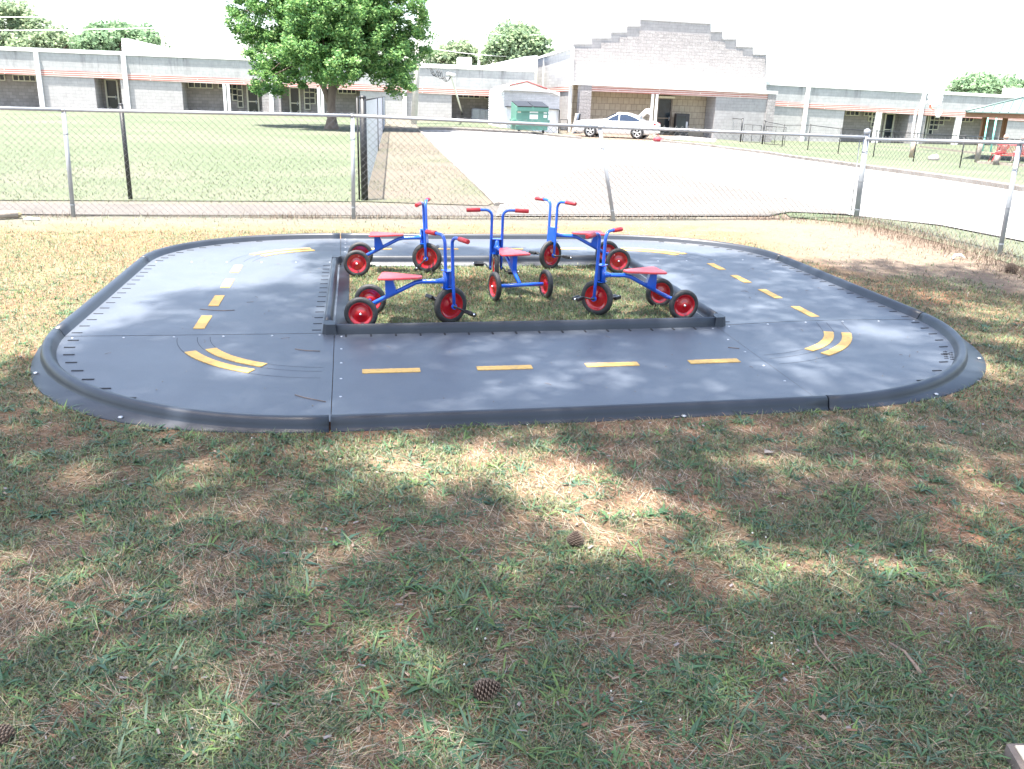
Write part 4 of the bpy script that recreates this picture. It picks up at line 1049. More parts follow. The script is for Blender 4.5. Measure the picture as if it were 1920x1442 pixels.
mfl, ntf, bf_ = newmat('flag_stripes'); wv = nd(ntf, 'ShaderNodeTexWave'); wv.inputs['Scale'].default_value = 2.2; wv.bands_direction = 'Z'; ntf.links.new(coord(ntf), wv.inputs[0])
ntf.links.new(ramp(ntf, wv.outputs[1], [(.45, (.55, .10, .12)), (.55, (.8, .8, .8))]), bf_.inputs['Base Color']); b.build('cloth', mfl, fl)

# ------------------------------------------------------------------ shed
sh = empty('metal_shed', 'white and pale grey metal shed with red gable trim behind the green dumpster', 'shed')
Ds = 52.; SF = Wall(atdepth(942, 240, Ds), atdepth(1050, 246, Ds+1.0))
m_shed = M_('shed_siding', (.72, .72, .73), .45, var=.04); m_shedg = block_mat('grey_shingle', (.50, .50, .52), (.42, .42, .44), .5, .09, .08)
m_redt = M_('red_trim', (.42, .12, .12), .5)
b = MB(); SF.rect(b, 944, 1050, 168, 173, 0, .12, 199, 205); b.build('upper_panel', m_shedg, sh)
for x0, x1 in ((944, 951), (1047, 1050)): b = MB(); SF.rect(b, x0, x1, 199, 200, 0, .12) if x0 < 1000 else SF.rect(b, x0, x1, 205, 205, 0, .12); b.build('corner_wall', m_shed, sh)
b = MB(); SF.rect(b, 948, 1048, 200, 205, .14, .06); b.build('roller_door', m_shed, sh)
b = MB(); SF.rect(b, 947, 1049, 199.5, 205, -.03, .03, 200.7, 206.2); SF.rect(b, 1048, 1050, 206.3, 206.3, -.03, .03); b.build('door_frame', m_blk, sh)
q1, q2 = SF.at(942, 168), SF.at(1050, 173); far_ = Vector((-1.2, 7.5, 0))
sl_ = [q1, q1+far_*.55]
b = MB(); lw = [Vector((q1.x, q1.y, q1.z)), Vector((q1.x, q1.y, q1.z))+Vector((-1.15, 1.6, 0))]
e0 = SF.at(943, 166); e1_ = atdepth(917, 177, Ds+3.5)
for k in range(13):
    z1_ = 1-(k+1)/13; z0_ = 1-k/13
    def zz(p, f): g_ = gz(p); return g_+(p.z-g_)*f
    P4 = [Vector((e0.x, e0.y, zz(e0, z0_))), Vector((e1_.x, e1_.y, zz(e1_, z0_))), Vector((e1_.x, e1_.y, zz(e1_, z1_))), Vector((e0.x, e0.y, zz(e0, z1_)))]
    P4[2] += Vector((-.02, -.02, .012)); P4[3] += Vector((-.02, -.02, .012)); b.prism(P4, (.1, .03, 0))
b.build('lap_siding', m_shed, sh)
# roof: gable towards the viewer, rounded eaves
pk = SF.at(988, 153, -.15); le = SF.at(943, 167, -.15); re = SF.at(1026, 167, -.15); re2 = SF.at(1050, 177, -.15); back = Vector((e1_.x-e0.x, (e1_.y-e0.y)*1.6, 0))
le2 = SF.at(941, 171, -.15)
ridge = [le2, le, SF.at(955, 160.5, -.15), pk, SF.at(1006, 160, -.15), re, re2]
b = MB(); n = len(ridge); vv_ = ridge+[p+back for p in ridge]+[p-Vector((0, 0, .08)) for p in ridge]+[p+back-Vector((0, 0, .08)) for p in ridge]
fs_ = []
for i in range(n-1): fs_ += [(i, i+1, n+i+1, n+i), (2*n+i, 3*n+i, 3*n+i+1, 2*n+i+1), (i, 2*n+i, 2*n+i+1, i+1), (n+i, n+i+1, 3*n+i+1, 3*n+i)]
b.add(vv_, fs_); b.build('roof', m_roofw, sh)
b = MB(); b.prism([le, SF.at(955, 160.5, -.15), pk, SF.at(1006, 160, -.15), re]+[SF.at(1048, 174, -.15), SF.at(944, 169, -.15)], (0, .1, 0)); b.build('gable_wall', m_shed, sh)
b = MB(); b.tube([SF.at(955, 159.6, -.22), SF.at(988, 152.3, -.22), SF.at(1007, 159.4, -.22), SF.at(1026, 166.5, -.22)], .05, 6); b.build('gable_trim', m_redt, sh)

# ------------------------------------------------------------------ dumpster
dp = empty('dumpster', 'green metal dumpster with white notices in front of the pale shed', 'dumpster')
m_green = M_('dumpster_green', (.10, .25, .20), .5, var=.15, vs=1.5); 
Dd = 47.; a_ = atdepth(967, 250, Dd); c_ = atdepth(1026, 252, Dd+.4); ex = (c_-a_); ex.z = 0; Lx = ex.length; ex.normalize(); ey = Vector((-ex.y, ex.x, 0)); zb = gz(a_)
def DL(x, y, z): return a_*1+ex*x+ey*y+Vector((0, 0, zb-a_.z+z))
b = MB(); pr_ = [(0, 0, .15), (0, 0, 1.12), (0, -.12, 1.12), (0, -.12, 1.32), (0, 1.25, 1.55), (0, 1.25, .15)]
b.prism([DL(*p) for p in pr_], ex*Lx)
for z in (.35, .95): b.prism([DL(-.02, -.03, z), DL(-.02, -.03, z+.07), DL(-.02, 0, z+.07), DL(-.02, 0, z)], ex*(Lx+.04))
b.build('body', m_green, dp)
b = MB(); b.prism([DL(.02, -.14, 1.33), DL(.02, 1.25, 1.57), DL(.02, 1.25, 1.62), DL(.02, -.16, 1.37)], ex*(Lx/2-.04)); b.build('lid', m_blk, dp)
b = MB(); b.prism([DL(Lx/2+.02, -.14, 1.33), DL(Lx/2+.02, 1.25, 1.57), DL(Lx/2+.02, 1.25, 1.62), DL(Lx/2+.02, -.16, 1.37)], ex*(Lx/2-.04)); b.build('lid', m_blk, dp)
for x in (-.14, Lx): b = MB(); b.prism([DL(x, .1, .45), DL(x, .9, .45), DL(x, .9, .68), DL(x, .1, .68)], ex*.14); b.build('lift_sleeve', m_green, dp)
for x in (.2, Lx-.2): b = MB(); b.lathe([(.0001, -.05), (.09, -.05), (.09, .05), (.0001, .05)], ex, DL(x, .12, .09), 14); b.build('wheel', m_blk, dp)
def plate(x0, z0, x1, z1, mat, nm='notice', y=-.135):
    b = MB(); b.prism([DL(x0, y, z0), DL(x1, y, z0), DL(x1, y, z1), DL(x0, y, z1)], ey*.012); return b.build(nm, mat, dp)
n1 = plate(Lx*.42, .72, Lx*.68, 1.10, m_white, y=-.015)
b = MB()
for i in range(6): b.prism([DL(Lx*.45+i*.066, -.02, .985), DL(Lx*.45+i*.066+.04, -.02, .985), DL(Lx*.45+i*.066+.04, -.02, 1.06), DL(Lx*.45+i*.066, -.02, 1.06)], ey*.004)
b.build('lettering', M_('grey_ink', (.25, .27, .28), .6), n1)
plate(Lx*.86, .80, Lx*.96, 1.08, m_white, y=-.015); plate(.06, 1.0, .25, 1.09, m_cream, y=-.015)

# black wire rack, leaning folded tables, barrels by the wall
rk = empty('wire_rack', 'small dark metal rack standing between the dumpster and the leaning tables', 'rack'); g = G(1057, 248)
b = MB()
for dx in (-.24, .24):
    for dy in (0, .35): b.tube([g+Vector((dx, dy, 0)), g+Vector((dx, dy, .78))], .018, 6)
for z in (.12, .45, .77): b.box(g+Vector((0, .175, z)), (.5, .37, .03))
b.build('shelf_frame', m_blk, rk)
b = MB(); b.rbox(g+Vector((-.1, .17, .25)), (.22, .25, .24)); b.rbox(g+Vector((.13, .17, .26)), (.18, .25, .26)); b.build('bin', m_galv, rk)
for i, (px, c, lb) in enumerate(((1073, (.52, .49, .47), 'pale folded table leaning outermost by the stone pier'), (1077, (.22, .28, .38), 'blue grey folded table leaning between the pale and black ones'), (1080.5, (.03, .035, .045), 'black folded table leaning innermost beside the white car'))):
    g = G(px, 250)+Vector((0, .3*i, 0)); rot = Matrix.Rotation(R(10), 3, 'Y')
    o = tag(MB().rbox(g+Vector((.1, 0, .60)), (.09, .75, 1.22), rot, .2).build('folded_table', M_('table_top', c, .5)), lb, 'folded table', 'folded tables leaning by the car')
for i, px in enumerate((893, 903, 912)):
    q = WW.at(px, 205, .9); z = gz(q); b = MB(); b.rbox(Vector((q.x, q.y, z+.42)), (.62, .6, .84), r=.12)
    o = tag(b.build('ac_condenser', m_galv), ['grey condenser box farthest from the shed in the dark recess', 'grey condenser box in the middle of three in the recess', 'grey condenser box nearest the shed in the recess'][i], 'condenser', 'condenser boxes in the recess')

# ------------------------------------------------------------------ car
m_car = M_('white_car_paint', (.78, .79, .80), .25, var=.02, coat=.6); m_cg = M_('car_glass', (.006, .02, .05), .55, spec=.2, var=.2); m_alloy = M_('alloy', (.70, .71, .72), .3, .8)
car = empty('parked_car', 'white four door sedan with its boot lid raised, parked beside the gymnasium porch', 'car')
ca = atdepth(1120, 258.5, 50.4); cb_ = atdepth(1205, 264.5, 49.6); hx = ca-cb_; hx.z = 0; hd = math.atan2(hx.y, hx.x); wb = hx.length
mid = (ca+cb_)/2; car.location = (mid.x-.1, mid.y+.8, gz(mid)+.02); car.scale = (1.03, 1, .96); car.rotation_euler = (0, 0, hd)
Wc = .9; f0 = wb/2
# stations: x, half width, z low, z shoulder, z top (bonnet / boot deck)
stn = [(f0+1.06, .55, .30, .62, .74), (f0+.98, .74, .24, .72, .86), (f0+.62, .86, .22, .78, .95), (f0, .89, .22, .84, 1.0), (f0-.55, .90, .20, .88, 1.03), (f0-1.2, .90, .19, .90, .99), (-.4, .90, .19, .90, .98), (-f0+.2, .90, .20, .92, 1.0), (-f0-.3, .88, .22, .94, 1.02), (-f0-.75, .84, .26, .90, .99), (-f0-.98, .72, .34, .72, .86)]
b = MB(); vs_ = []
for x, hw, zl, zs, zt in stn:
    ring = [(-hw*.9, zl), (-hw, zl+.12), (-hw, zs*.85), (-hw*.97, zs), (-hw*.80, zt-.02), (-hw*.4, zt), (hw*.4, zt), (hw*.80, zt-.02), (hw*.97, zs), (hw, zs*.85), (hw, zl+.12), (hw*.9, zl)]
    vs_ += [(x, y, z) for y, z in ring]
m = 12; fs_ = [(i*m+k_, i*m+(k_+1) % m, (i+1)*m+(k_+1) % m, (i+1)*m+k_) for i in range(len(stn)-1) for k_ in range(m)]+[tuple(range(m)), tuple(range(len(vs_)-1, len(vs_)-1-m, -1))]
b.add(vs_, fs_, True)
# cabin
cab = [(f0-.62, .72, .96), (f0-1.0, .66, 1.20), (f0-1.35, .62, 1.38), (-.05, .60, 1.45), (-.65, .60, 1.42), (-1.1, .62, 1.28), (-f0-.2, .70, 1.0)]
vs_ = []
for x, hw, zt in cab: vs_ += [(x, -.82, .93), (x, -hw-.02, zt-.06 if zt > 1 else .94), (x, -hw*.7, zt), (x, hw*.7, zt), (x, hw+.02, zt-.06 if zt > 1 else .94), (x, .82, .93)]
b.add(vs_, [(i*6+k_, i*6+k_+1, i*6+k_+7, i*6+k_+6) for i in range(len(cab)-1) for k_ in range(5)], True); b.build('body', m_car, car)
for sy in (-1, 1):
    def sidepane(x0, x1):
        P_ = [p for p in ((f0-.90, .98), (f0-1.12, 1.14), (f0-1.42, 1.29), (-.25, 1.345), (-.27, 1.345), (-.65, 1.33), (-1.05, 1.20), (-1.38, 1.06), (-1.34, .98), (-.27, .98), (-.25, .98)) if x1 <= p[0] <= x0]
        lo_ = [p for p in P_ if p[1] < 1.0]; return P_
    for nm, P_ in (('front_window', [(f0-.86, .985), (f0-1.12, 1.16), (f0-1.40, 1.31), (-.20, 1.36), (-.20, .985)]), ('rear_window', [(-.26, .985), (-.26, 1.36), (-.66, 1.34), (-1.05, 1.21), (-1.40, 1.05), (-1.34, .985)])):
        b = MB(); pts_ = [(x, sy*(.835-.165*max(0, (z-.95)/.4)), z) for x, z in P_]; b.prism(pts_, (0, -sy*.05, 0)); b.build(nm, m_cg, car)
    b = MB(); b.rbox((f0-.80, sy*.99, 1.0), (.16, .20, .12), r=.3); b.build('mirror', m_car, car)
    b = MB(); b.rbox((f0+.80, sy*.64, .60), (.26, .26, .12), r=.3); b.build('headlight', m_cg if 0 else m_chrome, car)
    for x in (.35, -.62): b = MB(); b.box((x, sy*.905, .86), (.2, .02, .03)); b.build('door_handle', m_car, car)
    b = MB(); b.rbox((-f0-.83, sy*.62, .84), (.25, .30, .14), r=.3); b.build('tail_light', m_red, car)
    for x in (f0, -f0):
        b = MB(); b.lathe([(.0001, 0), (.37, 0), (.37, .012), (.0001, .012)], (0, sy, 0), (x, sy*.893, .34), 24); b.build('wheel_arch', m_blk, car)
        b = MB(); b.lathe([(.23, -.02), (.33, -.03), (.335, .0), (.335, .17), (.20, .17)], (0, -sy, 0), (x, sy*.925, .335), 24); wh = b.build('wheel', m_tyre, car)
        b = MB(); b.lathe([(.235, 0), (.235, .03), (.205, .03), (.205, .0)], (0, sy, 0), (x, sy*.92, .335), 24); b.lathe([(.055, 0), (.055, .035), (.0001, .04)], (0, sy, 0), (x, sy*.92, .335), 12)
        for k_ in range(5):
            an = 2*PI*k_/5+.3
            for da in (-.16, .16): b.tube([(x+.04*math.cos(an), sy*.94, .335+.04*math.sin(an)), (x+.215*math.cos(an+da), sy*.935, .335+.215*math.sin(an+da))], .016, 5)
        b.build('rim', m_alloy, wh)
b = MB(); b.prism([(f0-.66, -.62, .98), (f0-1.33, -.54, 1.37), (f0-1.33, .54, 1.37), (f0-.66, .62, .98)], (.03, 0, .03)); b.build('windscreen', m_cg, car)
b = MB(); b.prism([(-f0+.28, -.58, 1.08), (-f0+.28, .58, 1.08), (-f0-.32, .62, 1.70), (-f0-.34, -.62, 1.70)], (-.09, 0, -.05)); b.prism([(-f0-.30, -.60, 1.66), (-f0-.30, .60, 1.66), (-f0-.45, .58, 1.42), (-f0-.45, -.58, 1.42)], (-.05, 0, -.02)); b.build('boot_lid', m_car, car)
g = G(1233, 266); rb = MB(); rb.ball(g+Vector((0, 0, .12)), .2, 12, 8, (1.3, .8, .75)); rb.ball(g+Vector((.2, -.05, .09)), .13, 10, 6, (1, .9, .7)); rb.tube([g+Vector((-.12, 0, .22)), g+Vector((0, 0, .36)), g+Vector((.12, 0, .22))], .015, 6)
tag(rb.build('bag', M_('bag_red', (.40, .04, .06), .7)), 'dark red bag lying on the driveway behind the white car', 'bag')

# ------------------------------------------------------------------ playground on the right
m_teal = M_('teal_paint', (.16, .50, .42), .45); m_brown = M_('brown_post', (.22, .12, .07), .8, var=.15); m_rroof = M_('pale_green_metal', (.115, .16, .148), .4, var=.04, vs=1)
pv = empty('pavilion', 'open pavilion with pale green standing seam hip roof on brown posts at the right edge', 'pavilion')
Dp = 45.; e0 = atdepth(1811, 209, Dp); zr = atdepth(1903, 181, Dp+2.6).z; S_ = 6.2; ax_ = Vector((.85, -.53, 0)).normalized(); ay_ = Vector((.53, .85, 0)).normalized()
def PV(x, y, z): return Vector((e0.x, e0.y, 0))+ax_*x+ay_*y+Vector((0, 0, z))
ze = e0.z; co_ = [PV(0, 0, ze), PV(S_+1.5, 0, ze), PV(S_+1.5, S_, ze), PV(0, S_, ze)]; rA, rB = PV(2.55, S_/2, zr), PV(S_-1, S_/2, zr)
b = MB(); th = Vector((0, 0, -.05))
vs_ = co_+[rA, rB]; vs2 = [p+th for p in vs_]
b.add(vs_+vs2, [(0, 1, 5, 4), (1, 2, 5), (2, 3, 4, 5), (3, 0, 4), (6, 10, 11, 7), (7, 11, 8), (8, 11, 10, 9), (9, 10, 6), (0, 6, 7, 1), (1, 7, 8, 2), (2, 8, 9, 3), (3, 9, 6, 0)])
for i in range(1, 20):   # standing seams on the front slope
    x = (S_+1.5)*i/20
    if x < 2.55: top = co_[0].lerp(rA, x/2.55)
    elif x > S_-1: top = co_[1].lerp(rB, (S_+1.5-x)/(2.5))
    else: top = rA.lerp(rB, (x-2.55)/(S_-1-2.55))
    bt_ = co_[0].lerp(co_[1], i/20); b.tube([bt_+Vector((0, 0, .02)), top+Vector((0, 0, .02))], .022, 4)
b.tube([co_[0]+Vector((0, 0, .02)), rA+Vector((0, 0, .03))], .05, 5); b.tube([rA, rB], .05, 5); b.tube([co_[3], rA], .05, 5); b.build('roof', m_rroof, pv)
b = MB()
for a, c in ((0, 1), (0, 3)): b.prism([co_[a]+Vector((.08, .08, -.05)), co_[c]+Vector((-.08 if c == 1 else .08, .08 if c == 1 else -.08, -.05)), co_[c]+Vector((-.08 if c == 1 else .08, .08 if c == 1 else -.08, -.27)), co_[a]+Vector((.08, .08, -.27))], (.07, .07, 0) if a == 0 and c == 3 else (0, .1, 0))
b.build('fascia_beam', m_brown, pv)
for x, y in ((1841, 47.4), (1880, 46.4), (1990, 43.4), (2010, 49.)):
    q = atdepth(x, 250, y); g_ = gz(q); b = MB(); b.box(Vector((q.x, q.y, (ze-.06+g_)/2)), (.19, .19, ze-.06-g_)); b.build('post', m_brown, pv)
sw = empty('swing_frame', 'pair of teal painted metal uprights under the pavilion', 'play equipment')
for x0, y0, x1, y1 in ((1842, 284, 1853, 217), (1857, 285, 1869, 218)): b = MB(); g = G(x0, y0); dd = float((np.array(g)-np.array([0, 0, EYE]))@fw); b.tube([g, atdepth(x1, y1, dd)], .055, 8); b.build('upright', m_teal, sw)
b = MB(); b.tube([atdepth(1853, 218, dd), atdepth(1869, 219, dd)], .05, 8); b.build('crossbar', m_teal, sw)
# hoop
hp = empty('basketball_hoop', 'low white basketball hoop with gooseneck pole and net on the right lawn', 'basketball hoop')
g = G(1707, 284); Dh = float((np.array(g)-np.array([0, 0, EYE]))@fw); A4 = lambda x, y, o=0.: atdepth(x, y, Dh+o)
b = MB(); b.tube([g, A4(1712, 240), A4(1717, 209), A4(1719, 205), A4(1724, 201), A4(1748, 185)], .06, 10); b.build('pole', m_white, hp)
b = MB(); P_ = []
for k_ in range(9):
    an = PI*k_/8; P_.append(A4(1754-14*math.cos(an), 183-13*math.sin(an), -.1))
P_ += [A4(1764, 199, -.1), A4(1743, 196, -.1)]
b.prism(P_, (0, .04, 0)); b.build('backboard', m_white, hp)
b = MB(); b.tube([A4(1765, 172, -.15), A4(1766.5, 183, -.15), A4(1763, 194, -.15), A4(1753, 199, -.15), A4(1746, 200, -.15)], .055, 8); b.build('backboard_rim', m_white, hp)
rc = A4(1760.5, 206, -.45); b = MB(); b.tube([rc+Vector((.23*math.cos(a), .23*math.sin(a), 0)) for a in np.linspace(0, 2*PI, 21)], .014, 6, cap=False); b.tube([A4(1744, 202, -.15), A4(1750, 205.5, -.4)], .03, 6); b.box(A4(1744.5, 199, -.18), (.10, .08, .22)); rg = b.build('rim', M_('orange_rim', (.45, .12, .07), .5), hp)
b = MB()
for k_ in range(12):
    a = 2*PI*k_/12
    for s_ in (-1, 1): b.tube([rc+Vector((rr*math.cos(a+s_*tw), rr*math.sin(a+s_*tw), -h_)) for rr, h_, tw in ((.225, 0, 0), (.20, .12, .26), (.15, .25, .52), (.10, .38, .78), (.11, .46, 1.0))], .008, 4)
b.build('net', m_white, hp)
for i, (px, yb, yt, lb, c) in enumerate(((1708, 296, 268, 'pale tan wooden stump post at the left of the playground edge', (.42, .32, .24)), (1831, 305, 269, 'grey wooden post right of the black fence post on the lawn', (.30, .26, .23)), (1866, 310, 292, 'short grey wooden post under the red bench', (.26, .22, .20)))):
    g = G(px, yb); dd = float((np.array(g)-np.array([0, 0, EYE]))@fw); h = (yb-yt)*dd/F; b = MB(); b.tube([g, g+Vector((.04, 0, h*.97)), g+Vector((.04, 0, h))], [.12, .11, .09], 10)
    tag(b.build('wooden_post', M_('post_wood', c, .9, var=.2)), lb, 'post', 'wooden posts on the right lawn')
for i, (a, c, lb) in enumerate(((P(1725, 277), P(1835, 290), 'long weathered landscape timber behind the hoop'), (P(1833, 307), P(1980, 318), 'long dark landscape timber in front of the red bench'))):
    A_ = Vector((*a, gz(a)+.07)); C_ = Vector((*c, gz(c)+.07)); b = MB(); n_ = Vector((0, .12, 0)); b.prism([A_-Vector((0, 0, .1)), C_-Vector((0, 0, .1)), C_+Vector((0, 0, .06)), A_+Vector((0, 0, .06))], n_)
    tag(b.build('landscape_timber', m_wood), lb, 'timber', 'landscape timbers on the right lawn')
g = G(1750, 301); b = MB(); b.ball(g+Vector((0, 0, .09)), .26, 9, 6, (1.1, .8, .75)); b.ball(g+Vector((.1, 0, .17)), .15, 7, 5, (1, .8, 1)); tag(b.build('boulder', M_('stone', (.38, .33, .31), .9, var=.2, bmp=.5)), 'pinkish grey boulder on the lawn below the hoop', 'rock')
# red bench with two people seen from behind
bn = empty('park_bench', 'red metal slatted bench with two people on it at the right edge', 'bench')
m_rb = M_('bench_red', (.55, .045, .06), .45); g = G(1862, 305); dd = float((np.array(g)-np.array([0, 0, EYE]))@fw); bx = Vector((.99, -.08, 0)).normalized(); by = Vector((.08, .99, 0))
def BN(x, y, z): q = Vector((g.x, g.y, 0))+bx*x+by*y; return Vector((q.x, q.y, gz(q)+z))
LB = 2.4; b = MB()
for k_ in range(34): x = .05+(LB-.1)*k_/33; b.tube([BN(x, 0, .36), BN(x, -.03, .62), BN(x, -.08, .86)], .011, 5)
for z, y in ((.36, 0), (.87, -.08)): b.tube([BN(0, y, z), BN(LB, y, z)], .024, 6)
b.build('backrest', m_rb, bn)
b = MB(); b.prism([BN(0, .02, .42), BN(LB, .02, .42), BN(LB, .02, .45), BN(0, .02, .45)], by*.42); b.build('seat', m_rb, bn)
for x in (.06, LB-.06):
    b = MB(); b.tube([BN(x-.16, 0, 0), BN(x, 0, .42), BN(x, .42, .42), BN(x-.1, .5, 0)], .024, 6); b.tube([BN(x+.14, 0, 0), BN(x, 0, .36)], .02, 6); b.build('leg', m_rb, bn)
def person(x, label, shirt, hair):
    t = tag(bpy.data.objects.new('person', bpy.data.meshes.new('person')), label, 'person'); C.objects.link(t)
    J = {'pel': (0, .16, .52), 'bel': (0, .12, .68), 'che': (0, .08, .88), 'nec': (0, .08, 1.03), 'hd': (0, .10, 1.15), 'hd2': (0, .10, 1.26)}
    E_ = [('pel', 'bel'), ('bel', 'che'), ('che', 'nec'), ('nec', 'hd'), ('hd', 'hd2')]; Rd = {'pel': .15, 'bel': .13, 'che': .15, 'nec': .05, 'hd': .085, 'hd2': .075}
    for s in (-1, 1):
        n = 'lr'[s > 0]; J.update({n+'sh': (s*.17, .08, .97), n+'el': (s*.22, .14, .72), n+'wr': (s*.16, .36, .62), n+'ha': (s*.14, .44, .60), n+'hip': (s*.09, .18, .52), n+'kn': (s*.12, .58, .52), n+'an': (s*.12, .60, .10), n+'to': (s*.13, .74, .04)})
        E_ += [('che', n+'sh'), (n+'sh', n+'el'), (n+'el', n+'wr'), (n+'wr', n+'ha'), ('pel', n+'hip'), (n+'hip', n+'kn'), (n+'kn', n+'an'), (n+'an', n+'to')]
        Rd.update({n+'sh': .065, n+'el': .045, n+'wr': .032, n+'ha': .038, n+'hip': .095, n+'kn': .065, n+'an': .045, n+'to': .04})
    ks = list(J); me = t.data; me.from_pydata([BN(x+J[k_][0], J[k_][1], J[k_][2]) for k_ in ks], [(ks.index(a), ks.index(c)) for a, c in E_], [])
    t.modifiers.new('skin', 'SKIN')
    lay = me.skin_vertices.new(name='') if not me.skin_vertices else me.skin_vertices[0]
    for i, k_ in enumerate(ks): me.skin_vertices[0].data[i].radius = (Rd[k_], Rd[k_])
    me.skin_vertices[0].data[0].use_root = True
    sb_ = t.modifiers.new('sub', 'SUBSURF'); sb_.levels = 1; sb_.render_levels = 1; me.materials.append(shirt)
    b = MB(); b.ball(BN(x, .095, 1.235), .112, 12, 8, (1, 1.05, 1.15)); b.build('hair', hair, t)
m_skin = M_('pale_pink_cloth', (.70, .48, .42), .7); person(.42, 'person in a pale pink top sitting at the left end of the red bench', m_skin, M_('fair_hair', (.55, .36, .28), .7))
person(1.28, 'person in a pale top sitting farther right on the red bench', M_('pale_cloth', (.72, .60, .56), .7), M_('light_hair', (.60, .42, .36), .7))

# ------------------------------------------------------------------ pines over the viewer (out of frame) that shade the near lawn
m_needle = attr_mat('pine_needles', .6, .15)
lit_ell = [(900, 878, 250, 50), (1120, 940, 110, 34), (760, 838, 130, 26), (1180, 985, 75, 42), (1060, 925, 70, 26), (470, 972, 115, 22), (60, 870, 90, 20), (20, 1010, 60, 20), (1880, 1020, 70, 45), (1800, 890, 70, 22), (1240, 968, 60, 22), (860, 1392, 60, 34), (400, 1400, 100, 34), (1400, 1060, 45, 16),
           (130, 770, 40, 16), (430, 700, 80, 14), (76, 1036, 55, 20), (182, 1042, 50, 18), (378, 1006, 60, 14), (492, 972, 85, 14), (628, 1052, 45, 22), (318, 1150, 40, 22), (394, 1370, 100, 34), (833, 1074, 40, 14), (893, 1368, 80, 34), (470, 1270, 40, 16), (1440, 1048, 75, 16), (1590, 866, 45, 14), (1500, 905, 50, 10), (1840, 876, 70, 18), (1150, 1215, 35, 12), (1700, 1130, 40, 12), (180, 1060, 55, 18), (1610, 870, 45, 12), (230, 930, 60, 16), (640, 1010, 40, 14), (690, 520, 60, 50), (690, 600, 45, 25), (1690, 780, 50, 14), (1520, 1000, 40, 12), (300, 1240, 50, 16), (1060, 1130, 30, 10), (1000, 1080, 40, 12), (1250, 525, 60, 14), (1040, 500, 90, 12), (850, 495, 110, 12)]
def is_lit(px, py, q):
    if py < 448 and px < 1640: return True
    if py < 476 and 1380 < px < 1650: return True
    if px < 600 and py < 560 and py < 560-(px-330)*.1: return True
    if px < 330 and py < 672-(px-40)*.25: return True
    nz = .9+.6*fbm(np.array([q[0]*3.1+40]), np.array([q[1]*3.1+40]), 3)[0]
    for x, y, rx, ry in lit_ell:
        if ((px-x)/rx)**2+((py-y)/ry)**2 < nz: return True
    return False
ptx = [(-5.2, -1.6), (1.6, -2.6), (9.2, 3.2)]; clumps = []; tries = 0
while len(clumps) < 2150 and tries < 90000:
    tries += 1; gx, gy = random.uniform(-8.5, 9.5), random.uniform(-5, 9.2); pxx, pyy = proj((gx, gy, float(T(gx, gy)))) if gy > .9 else (9999, 9999)
    if (gx < -4.6 and gy > 5) or gy < 1.1 or abs(gx-.2) > .64*gy+1.9: continue
    if gy > .9 and is_lit(pxx, pyy, (gx, gy)): continue
    if not (470 < pyy < 800 and 60 < pxx < 1880) and random.random() < .25: continue
    if 640 < pxx < 1340 and 490 < pyy < 612 and random.random() < .6: continue
    if pxx > 1380 and 470 < pyy < 760 and random.random() < .45: continue
    z = random.uniform(9, 17); clumps.append((gx+SUN.x/SUN.z*z, gy+SUN.y/SUN.z*z, z))
clumps = np.array(clumps); near = np.argmin([[(c[0]-p[0])**2+(c[1]-p[1])**2 for p in ptx] for c in clumps], axis=1)
for i, (tx, ty) in enumerate(ptx):
    o = empty('pine_tree', ['tall pine behind the viewer on the left, shading the near grass', 'tall pine standing directly behind the viewer', 'tall pine outside the right edge shading the far right of the track'][i], 'tree', group='pines over the play lawn')
    cc_ = clumps[near == i]; per = 20; pts = (cc_[:, None, :]+rng.normal(size=(len(cc_), per, 3))*np.array([.12, .12, .10])).reshape(-1, 3)
    leaf_cloud('crown', pts, .24, [(.05, .10, .035), (.07, .12, .04), (.04, .08, .03)], o, m_needle, asp=.2)
    b = MB(); b.tube([(tx, ty, float(T(tx, ty))-.1), (tx, ty, 1), (tx+.1, ty, 8), (tx, ty+.1, 17.5)], [.30, .24, .19, .06], 10)
    for k_ in range(26):
        c_ = Vector(cc_[random.randrange(len(cc_))]); z0 = c_.z-.6; s_ = Vector((tx+.05, ty, max(8, z0-.8))); b.tube([s_, s_.lerp(c_, .5)+Vector((0, 0, .2)), c_], [.045, .03, .012], 5)
    b.build('trunk', m_pinebark, o)

# ------------------------------------------------------------------ grass and litter
m_gr = attr_mat('grass_blade', .55, .3, .35); m_straw = attr_mat('dry_straw', .75, .1, .2)
cP, sP = math.cos(PSI), math.sin(PSI)
def to_uv(x, y):
    u = np.zeros_like(x); v = np.zeros_like(x)
    for _ in range(4):
        q = (1, u, v, u*v, u*u, v*v); dx = x-OX-sum(a*b for a, b in zip(CX, q)); dy = y-OY-sum(a*b for a, b in zip(CY, q))
        u, v = dx*cP+dy*sP, -dx*sP+dy*cP
    u = np.where(u < 0, u/1.048, np.where(u > TA, TA+(u-TA)/1.062, u)); v2 = np.where(v < 0, v/.958, v); u = np.where(v < 0, 1.4+(u-1.4)/(1+.013*np.minimum(v, 0)), u)
    return u, v2
def free(x, y, m=.02):
    """True where no plastic lies"""
    u, v = to_uv(x, y); du = np.maximum(np.maximum(-u, u-TA), 0); dv_ = np.maximum(np.maximum(-v, v-TB), 0)
    ang = np.arctan2(dv_, du+1e-9); fl = .005+.105*np.abs(np.sin(2*ang))**2.2*((du > 0) & (dv_ > 0))
    out = np.hypot(du, dv_) > TW-.045+.040+fl+m-.015
    inn = (u > .08+m) & (u < TA-.08-m) & (v > .08+m) & (v < TB-.08-m)
    return out | inn, inn
